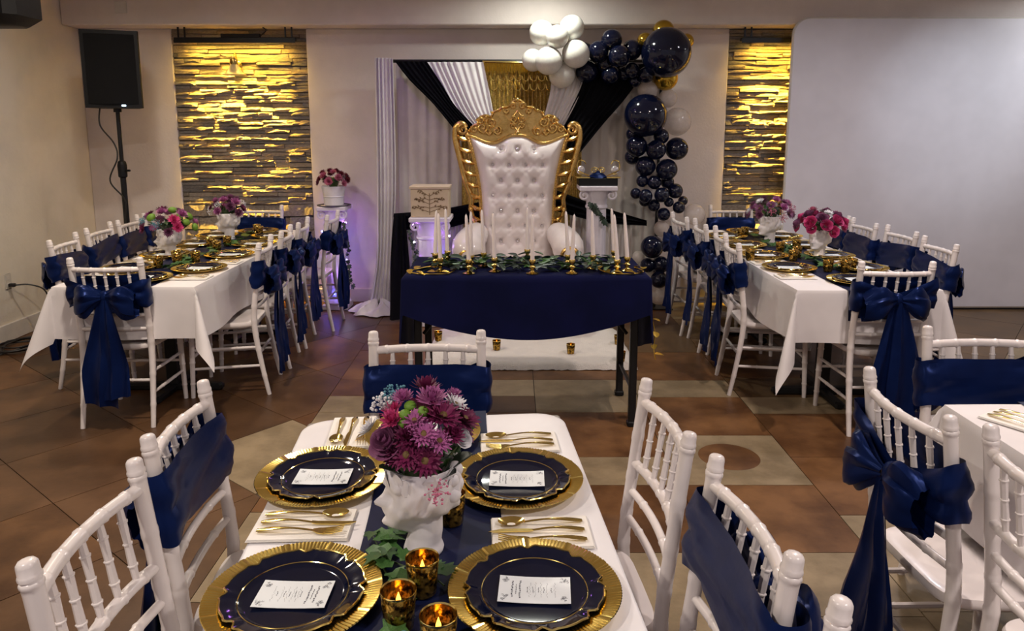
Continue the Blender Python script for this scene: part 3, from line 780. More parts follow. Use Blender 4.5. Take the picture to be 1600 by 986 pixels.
# ------------------------------------------------------------------ votives
def votive_meshes():
    cup = MB().lathe([(.0005, 0), (.022, 0), (.025, .004), (.0275, .03), (.0305, .068), (.0295, .069), (.0262, .03), (.0235, .008), (.0005, .006)], 24).mesh('cup', 'votive_glass', angle=60)
    lip = MB().lathe([(.0298, .066), (.0312, .069), (.0306, .0715), (.0292, .069)], 24, cap=False).mesh('lip', 'gold_poly')
    wax = MB().lathe([(.0005, .007), (.019, .007), (.0195, .03), (.018, .033), (.0005, .032)], 16).mesh('tea_light', 'tea_wax')
    fl = MB().lathe([(.0005, .032), (.0035, .034), (.0052, .042), (.0042, .054), (.0012, .063), (.0003, .066)], 10).mesh('flame', 'flame')
    return [('cup', cup), ('lip', lip), ('tea_light', wax), ('flame', fl)]
VM = votive_meshes()
def votive(x, y, z, label, s=1.0):
    t = empty('votive_holder', (x, y, z)); t.scale = (s, s, s); tag(t, label, 'candle holder', 'gold glass votives')
    for nm, me in VM: link(nm, me, t)
votive(-.163, 1.235, ZT, 'gold mercury glass votive just in front of the bust')
votive(-.192, 1.140, ZT, 'gold mercury glass votive between the two nearest plates')
votive(-.118, 1.075, ZT, 'gold mercury glass votive at the bottom edge of the picture')
votive(-.130, 1.478, ZT, 'gold mercury glass votive half hidden behind the bust')
for i, (x, y) in enumerate([(-2.15, 4.42), (-2.07, 4.50), (-2.13, 4.62), (-2.00, 4.60), (-2.03, 5.02), (-2.13, 5.16), (-2.05, 5.26), (-2.0, 5.80), (-2.06, 5.92)]):
    votive(x, y, ZT, ['first', 'second', 'third', 'fourth', 'fifth', 'sixth', 'seventh', 'eighth', 'ninth'][i] + ' gold votive from the near end of the left long table')
for i, (x, y) in enumerate([(1.87, 4.30), (1.96, 4.27), (2.03, 4.34), (1.80, 4.66), (1.87, 4.78), (1.83, 4.98), (1.98, 5.08), (1.77, 5.66), (1.83, 5.75)]):
    votive(x, y, ZT, ['first', 'second', 'third', 'fourth', 'fifth', 'sixth', 'seventh', 'eighth', 'ninth'][i] + ' gold votive from the near end of the right long table')
votive(1.53, 4.68, ZT, 'lone gold votive at the aisle edge of the right long table')
# ------------------------------------------------------------------ flowers, busts, leaves
def petal(mb, M, L, W, curl, n=3):
    P = []
    for i in range(n + 1):
        f = i / n; w_ = W * (math.sin(PI * (.12 + .80 * f)) ** .8); z = curl * f * f * L; y = L * f
        if i == n: w_ *= .55
        P += [M @ Vector((-w_, y, z)), M @ Vector((0, y, z - .12 * W)), M @ Vector((w_, y, z))]
    fs = []
    for i in range(n):
        a = i * 3; fs += [(a, a + 1, a + 4, a + 3), (a + 1, a + 2, a + 5, a + 4)]
    mb.add(P, fs)
def bloom_mesh(kind, m, seed):
    r = random.Random(seed); mb = MB()
    if kind == 'daisy': rings = [(18, 1.0, 8), (16, .92, 24), (12, .75, 42)]
    elif kind == 'mum': rings = [(18, 1.0, 5), (16, .95, 28), (14, .85, 50), (10, .75, 68), (6, .65, 84)]
    else: rings = []
    for n, L, el in rings:
        for i in range(n):
            M = Matrix.Rotation(2 * PI * (i + r.uniform(-.2, .2)) / n + el, 4, 'Z') @ Matrix.Rotation(R(el + r.uniform(-7, 7)), 4, 'X')
            petal(mb, M, L * r.uniform(.9, 1.08), .135, .15 if kind == 'daisy' else .3)
    if kind == 'rose':
        for k in range(5):
            n = 3 + k; ro = .22 + .19 * k; h = .75 - .10 * k
            for i in range(n):
                a0 = 2 * PI * (i + .37 * k) / n; sp = 2 * PI / n * 1.35
                def fn(u, v, a0=a0, sp=sp, ro=ro, h=h, k=k):
                    a = a0 + (u - .5) * sp; e = 1 - (2 * u - 1) ** 2
                    rad = ro * (.45 + .55 * v ** .7) + .10 * v * v * (k * .25) * e + .02 * math.sin(5 * a)
                    return (rad * math.cos(a), rad * math.sin(a), -.3 + (h + .3) * v * (.82 + .18 * e) - .16 * k * .25 * v * v)
                mb.grid(fn, 6, 5)
    if kind == 'button':
        mb.ball((0, 0, 0), 1, 12, 8, (1, 1, .7))
    if kind == 'spray':
        for i in range(46):
            a = r.uniform(0, 6.3); q = r.uniform(.1, 1); z = r.uniform(-.1, .9) * (1.1 - q * .6)
            p = (q * math.cos(a), q * math.sin(a), z)
            mb.ball(p, r.uniform(.06, .11), 6, 4)
            if i % 2 == 0: mb.tube([(0, 0, -.4), p], .012, 3)
    return mb.mesh('bloom', m, angle=80)
BM = {}
def bloom(key, parent, p, r, nrm, rs):
    kind, m = key
    if key not in BM: BM[key] = [bloom_mesh(kind, m, len(BM) * 7 + i) for i in range(2)]
    o = link('bloom', rs.choice(BM[key]), parent); o.location = p; o.scale = (r, r, r)
    q = Vector(nrm).normalized().to_track_quat('Z', 'Y'); o.rotation_mode = 'QUATERNION'; o.rotation_quaternion = q
    if kind == 'daisy':
        if 'c' not in BM: BM['c'] = MB().ball((0, 0, .12), .26, 10, 6, (1, 1, .6)).mesh('bloom_center', 'pistil')
        link('bloom_center', BM['c'], o)
    return o
def leaf_mesh(m, kind):
    if kind == 'ivy': out = [(0, 0), (.28, -.10), (.50, .18), (.34, .34), (.42, .62), (.17, .62), (0, 1.0), (-.17, .62), (-.42, .62), (-.34, .34), (-.50, .18), (-.28, -.10)]
    elif kind == 'long': out = [(0, 0), (.12, .12), (.21, .35), (.20, .55), (.12, .8), (0, 1), (-.12, .8), (-.20, .55), (-.21, .35), (-.12, .12)]
    else: out = [(0, 0), (.25, .12), (.40, .38), (.36, .65), (.18, .9), (0, 1), (-.18, .9), (-.36, .65), (-.40, .38), (-.25, .12)]
    v = []; n = len(out)
    for x, y in out: v.append((x, y, .16 * abs(x) - .22 * y * y + .02))
    v.append((0, .45, -.06))
    for x, y in out: v.append((x * .97, y, .16 * abs(x) - .22 * y * y))
    v.append((0, .45, -.08))
    f = [(i, (i + 1) % n, n) for i in range(n)] + [(n + 1 + (i + 1) % n, n + 1 + i, 2 * n + 1) for i in range(n)] + [(i, n + 1 + i, n + 1 + (i + 1) % n, (i + 1) % n) for i in range(n)]
    return MB().add(v, f).mesh('leaf', m, angle=60)
LEAF = {k: leaf_mesh(m, s) for k, m, s in (('ivy', 'leaf_green', 'ivy'), ('ivyd', 'leaf_dark', 'ivy'), ('long', 'leaf_dark', 'long'), ('round', 'leaf_dark', 'round'), ('gold', 'gold_leaf', 'round'), ('longg', 'leaf_green', 'long'))}
def leaf(key, parent, p, s, eul, name='leaf'):
    o = link(name, LEAF[key], parent, p); o.scale = (s, s, s); o.rotation_euler = eul; return o
def vine(name, pts, label, key, n, size, seed, flat=True, cat='ivy vine'):
    r = random.Random(seed); P = smoothpath(pts, 8); t = empty(name, P[0]); tag(t, label, cat)
    MB().tube([p - P[0] for p in P], .0018, 5).build('stem', 'stem_green', t)
    for i in range(n):
        p = P[int((i + .5) / n * (len(P) - 1))] - P[0]
        if flat: e = (r.uniform(-.25, .35), r.uniform(-.3, .3), r.uniform(0, 6.3)); q = p + Vector((0, 0, .010 + r.uniform(0, .01)))
        else: e = (R(-100) + r.uniform(-.4, .4), r.uniform(-.8, .8), r.uniform(-.6, .6)); q = p + Vector((r.uniform(-.015, .015), -.012, 0))
        leaf(key, t, q, size * r.uniform(.7, 1.2), e)
    return t

def bust_mesh():
    prof = [(0, .0, .048, .048), (.006, .0, .050, .049), (.02, .0, .044, .042), (.034, -.004, .042, .040), (.046, -.006, .043, .040), (.053, .008, .058, .044), (.060, .014, .072, .050), (.070, .009, .080, .058), (.085, .003, .084, .066), (.105, .0, .085, .071), (.12, -.001, .086, .074), (.135, -.002, .086, .076), (.15, -.002, .085, .077), (.165, -.001, .083, .077), (.178, 0, .082, .077), (.180, 0, .080, .075), (.170, 0, .074, .068), (.14, 0, .066, .060), (.139, 0, .001, .001)]
    # refine
    rs = []; Q = []
    for i in range(len(prof) - 1):
        st = 3 if i < 14 else 1
        for k in range(st): f = k / st; Q.append(tuple(prof[i][j] + (prof[i + 1][j] - prof[i][j]) * f for j in range(4)) + (i < 14,))
    Q.append(prof[-1] + (False,)); n = 64
    g = lambda x, s: math.exp(-(x / s) ** 2)
    def prof_at(zq):
        for i in range(13):
            if prof[i][0] <= zq <= prof[i + 1][0]:
                f = (zq - prof[i][0]) / (prof[i + 1][0] - prof[i][0]); return [prof[i][k] + (prof[i + 1][k] - prof[i][k]) * f for k in (1, 2, 3)]
        return prof[0][1:]
    for z, cx0, ax0, ay0, outer in Q:
        ring = []
        for j in range(n):
            a = 2 * PI * j / n; a = a if a <= PI else a - 2 * PI
            d = 0; cx, ax, ay = cx0, ax0, ay0
            if outer and .040 < z < .125:
                bk_ = min(1, max(0, (abs(a) - .55) / .9)); bk_ = bk_ * bk_ * (3 - 2 * bk_)
                cx, ax, ay = prof_at(max(.040, z - .034 * bk_ * min(1, max(0, 1 - (z - .066) / .058))))
            if outer and z > .05:
                d += .020 * g(a, .14) * (g(z - .100, .010) + .75 * g(z - .112, .013)) + .004 * g(a, .5) * g(z - .130, .008)
                for s in (-1, 1): d -= .012 * g(a - s * .33, .18) * g(z - .119, .009); d += .0035 * g(a - s * .33, .10) * g(z - .118, .005); d += .003 * g(a - s * .55, .25) * g(z - .098, .014)
                d += .0065 * g(a, .19) * (g(z - .0855, .0035) + .9 * g(z - .0785, .0035)) + .011 * g(a, .3) * g(z - .063, .009) - .004 * g(a, .2) * g(z - .0735, .003)
                hair = min(1, max(0, (abs(a) - .75) / .35)) * min(1, max(0, (z - .075) / .02)) 
                hair = max(hair, min(1, max(0, (z - .136) / .008)))
                d += hair * (.005 + .0035 * math.sin(9 * a + 60 * z + 2 * math.sin(70 * z)) + .002 * math.sin(17 * a - 90 * z))
            kk = .79; ring.append((kk * cx + (kk * ax + d) * math.cos(a), (kk * ay + d) * math.sin(a), z))
        rs.append(ring)
    return MB().rings(rs).mesh('head', 'bust_white', angle=80)
BUST = bust_mesh()
def wreath_mesh():
    r = random.Random(9); mb = MB()
    for k in range(34):
        a = 2 * PI * k / 34; M = Matrix.Translation((.068 * math.cos(a), .063 * math.sin(a), .140 + .014 * (k % 2))) @ Matrix.Rotation(a - PI / 2, 4, 'Z') @ Matrix.Rotation(R(88 + r.uniform(-8, 5)), 4, 'X') @ Matrix.Rotation(R(r.uniform(-40, 40)), 4, 'Z')
        petal(mb, M, .032, .012, -.05)
    return mb.mesh('leaf_wreath', 'bust_white', angle=80)
WREATH = wreath_mesh()
def bun_mesh():
    r = random.Random(2); mb = MB()
    for k in range(11):
        a = PI + r.uniform(-.55, .55); z = .115 + .065 * k / 11 + r.uniform(-.006, .006)
        mb.ball((.064 * math.cos(a), .060 * math.sin(a), z), r.uniform(.012, .018), 10, 6)
    return mb.mesh('hair_curls', 'bust_white')
BUN = bun_mesh()
def bust(x, y, z, rz, label, s=1.0):
    t = empty('bust_planter', (x, y, z), R(rz)); t.scale = (s, s, s); tag(t, label, 'planter', 'white bust planters')
    link('head', BUST, t); link('leaf_wreath', WREATH, t); link('hair_curls', BUN, t)
def arrangement(name, x, y, z, label, blooms, seed, rad=(.1, .1, .11), foliage='round', nl=26, base=.0):
    """blooms: list of (kind, material, local position, radius) or an int + palette"""
    r = random.Random(seed); t = empty(name, (x, y, z)); tag(t, label, 'flowers', 'flower arrangements in planters')
    for kind, m, p, q in blooms:
        bloom((kind, m), t, p, q, (p[0] / rad[0], p[1] / rad[1], p[2] / rad[2] + .15), r)
    for i in range(nl):
        a = r.uniform(0, 6.3); e = r.uniform(-.5, 1.1); k = .55
        p = (rad[0] * k * math.cos(a) * math.cos(e), rad[1] * k * math.sin(a) * math.cos(e), rad[2] * k * math.sin(e) + base)
        o = leaf(foliage if i % 3 else 'longg', t, p, r.uniform(.045, .07), (R(60 - 70 * max(e, 0)) + r.uniform(-.4, .4), r.uniform(-.5, .5), a - PI / 2))
    MB().tube([(0, 0, -.055), (0, 0, .0), (0, 0, .04)], [.03, .045, .02], 10).build('stems', 'stem_green', t)
    return t
def dome(n, rad, palette, seed, size=(.026, .036)):
    r = random.Random(seed); out = []
    for i in range(n):
        f = (i + .5) / n; zz = 1 - 1.12 * f; a = i * 2.399963 + r.uniform(-.2, .2); q = math.sqrt(max(0, 1 - zz * zz))
        k, m = palette[r.randrange(len(palette))]
        s = r.uniform(*size) * (.75 if k == 'button' else 1)
        out.append((k, m, (rad[0] * q * math.cos(a), rad[1] * q * math.sin(a), rad[2] * zz), s))
    return out
# the front bouquet, bloom by bloom
FB = [('daisy', 'petal_white', -.277, 1.369, 1.019, .027), ('rose', 'petal_mauve', -.231, 1.3, 1.023, .036), ('mum', 'petal_pink', -.223, 1.317, 1.057, .025), ('mum', 'petal_orchid', -.207, 1.348, 1.088, .024), ('button', 'petal_green', -.192, 1.328, 1.083, .012), ('button', 'petal_green', -.201, 1.308, 1.058, .012), ('button', 'petal_green', -.166, 1.317, 1.076, .012), ('button', 'petal_green', -.2, 1.312, 1.073, .011), ('daisy', 'petal_orchid', -.181, 1.305, 1.062, .025), ('mum', 'petal_orchid', -.154, 1.338, 1.089, .033), ('daisy', 'petal_orchid', -.163, 1.290, 1.042, .029), ('daisy', 'petal_orchid', -.135, 1.292, 1.028, .027), ('daisy', 'petal_plum', -.13, 1.317, 1.066, .036), ('daisy', 'petal_plum', -.092, 1.343, 1.049, .033), ('daisy', 'petal_white', -.11, 1.355, 1.074, .026), ('rose', 'petal_white', -.094, 1.318, 1.022, .020), ('mum', 'petal_orchid', -.114, 1.376, 1.085, .018), ('daisy', 'petal_plum', -.193, 1.28, 1.006, .032), ('daisy', 'petal_plum', -.16, 1.278, .996, .034), ('mum', 'petal_plum', -.19, 1.292, 1.034, .030), ('mum', 'petal_plum', -.15, 1.318, 1.066, .026), ('mum', 'petal_plum', -.112, 1.307, 1.034, .024), ('spray', 'petal_white', -.25, 1.39, 1.06, .032), ('spray', 'petal_teal', -.235, 1.40, 1.075, .028), ('mum', 'petal_plum', -.17, 1.40, 1.09, .032), ('mum', 'petal_pink', -.235, 1.40, 1.04, .03), ('daisy', 'petal_orchid', -.12, 1.43, 1.04, .03), ('daisy', 'petal_plum', -.19, 1.46, 1.03, .032), ('rose', 'petal_mauve', -.10, 1.40, 1.0, .03), ('spray', 'petal_rose', -.138, 1.270, .940, .026), ('mum', 'petal_plum', -.215, 1.285, 1.0, .022)]
bx, by = -.178, 1.378
bust(bx, by, ZT, 186, 'white classical head planter facing left on the front table', 1.03)
arrangement('flower_arrangement', bx, by, ZT + .185, 'pink, plum and white bouquet in the head planter on the front table', [(k, m, (x - bx, y - by, z - ZT - .185), q) for k, m, x, y, z, q in FB], 4, (.1, .1, .11))
PAL = [[('mum', 'petal_orchid'), ('mum', 'petal_orchid'), ('mum', 'petal_pink'), ('daisy', 'petal_plum'), ('button', 'petal_green'), ('spray', 'petal_teal'), ('mum', 'petal_orchid'), ('mum', 'petal_mauve')],
       [('mum', 'petal_mauve'), ('mum', 'petal_orchid'), ('spray', 'petal_white'), ('daisy', 'petal_plum'), ('mum', 'petal_orchid')],
       [('mum', 'petal_orchid'), ('daisy', 'petal_mauve'), ('spray', 'petal_rose'), ('daisy', 'petal_white'), ('mum', 'petal_mauve'), ('button', 'petal_green')],
       [('rose', 'petal_pink'), ('rose', 'petal_rose'), ('rose', 'petal_pink'), ('mum', 'petal_rose'), ('daisy', 'petal_white'), ('rose', 'petal_mauve')]]
for i, (x, y, rz, s, n, rd, lab, lab2) in enumerate([
    (-2.25, 4.80, 200, 1.02, 24, (.165, .13, .12), 'white head planter nearest on the left long table', 'lilac and magenta bouquet spreading over the nearest planter of the left long table'),
    (-2.165, 5.60, 180, 1.12, 20, (.12, .11, .10), 'white head planter farther back on the left long table', 'small purple bouquet with white sprigs farther back on the left long table'),
    (1.90, 5.40, 195, 1.12, 24, (.155, .13, .12), 'white head planter farther back on the right long table', 'loose lilac bouquet with white daisy farther back on the right long table'),
    (2.015, 4.78, 215, 1.05, 24, (.15, .13, .11), 'white head planter nearest on the right long table', 'hot pink rose bouquet in the nearest planter of the right long table')]):
    bust(x, y, ZT, rz, lab, s)
    arrangement('flower_arrangement', x, y, ZT + .19 * s, lab2, dome(n, rd, PAL[i], 30 + i, (.030, .044)), 40 + i, rd, nl=22)
# trailing ivy on the tables
vine('ivy_vine', [(-.245, 1.52, ZT + .004), (-.235, 1.44, ZT + .004), (-.26, 1.36, ZT + .004), (-.24, 1.29, ZT + .004), (-.20, 1.24, ZT + .004), (-.205, 1.17, ZT + .004), (-.17, 1.10, ZT + .004)], 'trailing green ivy on the runner of the front table', 'ivy', 15, .05, 3)
vine('ivy_vine', [(-.29, 1.42, ZT + .004), (-.27, 1.38, ZT + .004), (-.235, 1.33, ZT + .004), (-.16, 1.285, ZT + .004), (-.125, 1.25, ZT + .004)], 'short ivy sprig in front of the head planter on the front table', 'ivy', 8, .05, 6)
vine('ivy_vine', [(-2.06, 4.36, ZT + .004), (-2.02, 4.52, ZT + .004), (-2.1, 4.7, ZT + .004), (-2.0, 4.9, ZT + .004), (-2.08, 5.1, ZT + .004), (-2.03, 5.4, ZT + .004), (-2.1, 5.9, ZT + .004)], 'green ivy along the runner of the left long table', 'ivy', 40, .07, 8)
vine('ivy_vine', [(1.98, 4.28, ZT + .004), (1.9, 4.45, ZT + .004), (1.93, 4.62, ZT + .004), (1.86, 4.86, ZT + .004), (1.95, 5.1, ZT + .004), (1.85, 5.3, ZT + .004), (1.9, 5.8, ZT + .004)], 'green ivy along the runner of the right long table', 'ivy', 40, .07, 9)
# blue and white buds at the very front of the runner
t = empty('bud_sprig', (-.21, 1.10, ZT)); tag(t, 'sprig of blue and white buds at the bottom edge of the front table', 'flowers')
for i in range(14):
    a = (-.045 + .011 * i, -.012 + .01 * math.sin(i * 2.1), .012 + .006 * math.cos(i * 1.7))
    MB().ball(a, .0065 + .002 * (i % 2), 8, 6).build('bud', ('petal_white', 'petal_teal')[i % 2], t)
MB().tube([(-.05, -.02, .003), (.0, -.01, .005), (.11, -.015, .004)], .0015, 5).build('stem', 'stem_green', t)

# ------------------------------------------------------------------ sweetheart table
SX, SY0, SY1, SH = .075, 3.77, 4.34, .842
t = empty('folding_table', (SX, (SY0 + SY1) / 2, 0)); tag(t, 'black legged folding table under navy cloth before the throne', 'table')
MB().bbox(-.62, .62, -.28, .28, SH - .03, SH - .003, .005).build('tabletop', 'black_plastic', t, smooth=False)
for sx in (-1, 1):
    for sy in (-1, 1):
        MB().bbox(sx * .575 - .02, sx * .575 + .02, sy * .235 - .02, sy * .235 + .02, .02, SH - .03, .006).build('leg', 'black_metal', t, smooth=False)
        MB().bbox(sx * .575 - .026, sx * .575 + .026, sy * .235 - .026, sy * .235 + .026, 0, .03, .006).build('foot', 'black_plastic', t, smooth=False)
    MB().tube([(sx * .575, -.235, .2), (sx * .575, .235, .2)], .011, 8).build('crossbar', 'black_metal', t)
    MB().tube([(sx * .575, 0, .45), (sx * .30, 0, SH - .035)], .010, 8).build('brace', 'black_metal', t)
def navy_cloth_fn(u, v):
    # one sheet: top, front apron with a bowed hem, back apron, and longer ends
    a, b = .643, .292
    def mp(q, h, d):
        if q < .28: return -h - (1 - q / .28) * d
        if q > .72: return h + (q - .72) / .28 * d
        return -h + (q - .28) / .44 * 2 * h
    x = mp(u, a, 1.0); y = mp(v, b, 1.0)
    ex = abs(x) - a; ey = abs(y) - b
    sx = 1 if x > 0 else -1; sy = 1 if y > 0 else -1
    cx_ = max(-a, min(a, x)); cy_ = max(-b, min(b, y))
    dl = .20 + .135 * (1 - (cx_ / a) ** 2)          # front and back drop
    de = .46 + .10 * (cy_ / b)                       # end drop
    if ex <= 0 and ey <= 0: return (x, y, SH)
    if ex <= 0:
        k = ey; z = SH - k * dl; return (x, sy * (b + .008 + .02 * k + .006 * k * math.sin(9 * x + 1)), z)
    if ey <= 0:
        k = ex; z = SH - k * de; return (sx * (a + .008 + .014 * k + .008 * k * math.sin(14 * y)), y, z)
    phi = math.atan2(ey, ex); k = max(ex, ey); f = math.sin(phi * 1.0)
    dd = de * math.cos(phi) ** 2 + .20 * math.sin(phi) ** 2
    dd += .06 * math.sin(2 * phi)
    o = .008 + .014 * k
    return (sx * (a + o * math.cos(phi)), sy * (b + o * math.sin(phi)), SH - k * dd)
cl = MB().grid(navy_cloth_fn, 61, 61).build('tablecloth', 'navy_cloth', None, loc=(SX, (SY0 + SY1) / 2, 0), angle=60)
tag(cl, 'navy cloth with bowed hem over the folding table before the throne', 'tablecloth')
TZ = SH + .001
r = random.Random(21)
t = empty('leaf_garland', (SX, 4.02, TZ)); tag(t, 'dark green leaf garland lying along the navy table', 'garland')
MB().tube([(-.52, .0, .012), (-.2, .04, .012), (.1, -.02, .012), (.5, .02, .012)], .004, 6).build('stem', 'stem_green', t)
for i in range(200):
    x = -.52 + 1.04 * (i + r.random()) / 200
    leaf('long' if i % 4 else 'longg', t, (x, r.uniform(-.17, .16), r.uniform(.010, .045)), r.uniform(.06, .095), (r.uniform(-.1, .5), r.uniform(-.5, .5), r.uniform(0, 6.3)))
def gold_chain(pts, label, n, seed):
    r = random.Random(seed); P = smoothpath(pts, 8); t = empty('gold_leaf_garland', P[0]); tag(t, label, 'garland')
    MB().tube([p - P[0] for p in P], .003, 6).build('wire', 'gold_leaf', t)
    for i in range(n):
        k = int((i + .5) / n * (len(P) - 1)); d = P[min(k + 1, len(P) - 1)] - P[k]
        leaf('gold', t, P[k] - P[0] + Vector((0, 0, .012)), .05 * r.uniform(.8, 1.1), (r.uniform(-.2, .3), r.uniform(-.2, .2), math.atan2(d.y, d.x) - PI / 2 + r.uniform(-.4, .4)), 'gold_leaf')
gold_chain([(-.36, 4.06, TZ + .005), (-.48, 3.97, TZ + .005), (-.545, 3.86, TZ + .005), (-.50, 3.80, TZ + .005), (-.42, 3.785, TZ + .005), (-.34, 3.80, TZ + .005), (-.31, 3.88, TZ + .005)], 'gold leaf chain curled on the left end of the navy table', 7, 1)
gold_chain([(.52, 4.06, TZ + .005), (.47, 3.95, TZ + .005), (.50, 3.83, TZ + .005), (.56, 3.79, TZ + .005), (.65, 3.80, TZ + .005), (.70, 3.87, TZ + .005), (.67, 3.98, TZ + .005)], 'gold leaf chain curled on the right end of the navy table', 8, 2)
gold_chain([(.748, 3.86, .60), (.765, 3.84, .52), (.755, 3.80, .44), (.765, 3.80, .38)], 'gold leaf chain hanging at the right corner of the navy table', 4, 3)
# candlesticks with tapers
stick = MB().lathe([(.0005, 0), (.032, 0), (.033, .004), (.022, .009), (.011, .014), (.009, .022), (.016, .030), (.018, .036), (.010, .044), (.009, .050), (.016, .056), (.0175, .075), (.0155, .0765), (.0125, .072), (.0005, .068)], 24).mesh('candlestick', 'brass', angle=60)
for i, (x, y, dx) in enumerate([(-.381, 3.871, -.007), (-.423, 4.014, .010), (-.363, 4.101, -.008), (-.227, 3.82, -.012), (-.222, 3.95, .001), (-.157, 4.036, -.009), (-.093, 3.871, -.006), (.087, 4.146, 0), (.107, 3.815, .001), (.305, 3.972, -.014), (.316, 3.82, .008), (.441, 3.958, -.010), (.575, 4.11, -.019), (.553, 3.82, -.022), (.618, 3.901, -.022)]):
    o = ['first', 'second', 'third', 'fourth', 'fifth', 'sixth', 'seventh', 'eighth', 'ninth', 'tenth', 'eleventh', 'twelfth', 'thirteenth', 'fourteenth', 'fifteenth'][i]
    tag(link('candlestick', stick, None, (x, y, TZ)), 'brass candlestick of the %s taper from the left on the navy table' % o, 'candlestick', 'brass candlesticks')
    c_ = empty('taper_candle', (x, y, TZ + .069)); tag(c_, '%s tall white taper candle from the left on the navy table' % o, 'candle', 'white taper candles')
    MB().tube([(dx * f, 0, .245 * f) for f in (0, .1, .5, .9, .97, 1)], [.0112, .0112, .0098, .0075, .0055, .0016], 12).build('wax', 'wax', c_)
    MB().tube([(dx, 0, .243), (dx + .001, 0, .252)], .0008, 4).build('wick', 'ink', c_)
# white rug before the throne with votives
def fur_fn(u, v):
    x = (u - .5) * 2; y = (v - .5) * 2; e = max(abs(x), abs(y)); q = random.Random(int(u * 977) * 131 + int(v * 613)).uniform(0, 1)
    return (x * .72 + .006 * q, y * .46 + .006 * q, max(.002, .045 * (1 - max(0, (e - .9) / .1) ** 2)) + .006 * q)
tag(MB().grid(fur_fn, 80, 50).build('fur_rug', 'fur', None, loc=(.12, 5.20, 0), angle=80), 'thick white fur rug on the floor before the throne', 'rug')
for i, (x, y) in enumerate([(-.109, 5.06), (.409, 4.97), (.771, 5.19), (.735, 4.80), (-.545, 5.29)]):
    votive(x, y, .046, 'gold votive on the white rug, ' + ['second from the left', 'third from the left', 'at its far right corner', 'beside the right table leg', 'at its far left corner'][i], 1.0)
# ------------------------------------------------------------------ throne
TX, TY = .045, 6.10
th = empty('throne', (TX, TY, 0)); tag(th, 'tall gold framed throne with white tufted leather back', 'throne')
def lerp_tab(tab, z):
    for i in range(len(tab) - 1):
        if tab[i][0] <= z <= tab[i + 1][0]:
            f = (z - tab[i][0]) / (tab[i + 1][0] - tab[i][0]); return tab[i][1] + (tab[i + 1][1] - tab[i][1]) * f
    return tab[0][1] if z < tab[0][0] else tab[-1][1]
HW = [(.40, .30), (.85, .295), (1.08, .305), (1.25, .330), (1.40, .362), (1.50, .388), (1.56, .41)]
def topz(xn): return 1.555 - .065 * math.sin(min(1, abs(xn)) * PI) ** 1.5 if abs(xn) > .5 else 1.555 - .065 * math.sin(abs(xn) * PI) ** 3
BTN = []
for i, (z, k) in enumerate([(1.43, 3), (1.305, 4), (1.18, 3), (1.055, 4), (.93, 3), (.805, 4), (.68, 3)]):
    for j in range(k): BTN.append(((j - (k - 1) / 2) * .135, z))
def back_fn(u, v):
    xn = 2 * u - 1; z = .40 + (topz(xn) - .40) * v; x = xn * lerp_tab(HW, z)
    e = max(abs(xn), abs(2 * v - 1)); y = -.085 * (1 - max(0, (e - .72) / .28) ** 2.2)
    d = 0
    for bx_, bz in BTN:
        q = math.hypot(x - bx_, z - bz)
        if q < .12: d += .030 * math.exp(-(q / .022) ** 2) + .012 * math.exp(-(q / .055) ** 2)
    # diamond creases
    if abs(x) < .22 and .6 < z < 1.47:
        a = ((x / .135) + (z - 1.43) / .125) ; b = ((x / .135) - (z - 1.43) / .125)
        ca = abs((a / 1 + .5) % 1 - .5) ; cb = abs((b + .5) % 1 - .5)
        a2 = abs(((a + 0) / 2 + .5) % 1 - .5) * 2; b2 = abs(((b + 0) / 2 + .5) % 1 - .5) * 2
        d += .006 * (math.exp(-(ca / .12) ** 2) + math.exp(-(cb / .12) ** 2)) * .6
    return (x, y + d, z)
bk = MB().grid(back_fn, 71, 91).build('backrest', 'leather_white', th, angle=80)
bt = MB().ball((0, 0, 0), .0135, 10, 6, (1, .6, 1)).mesh('button', 'crystal')
for bx_, bz in BTN: link('button', bt, bk, (bx_, -.056, bz))
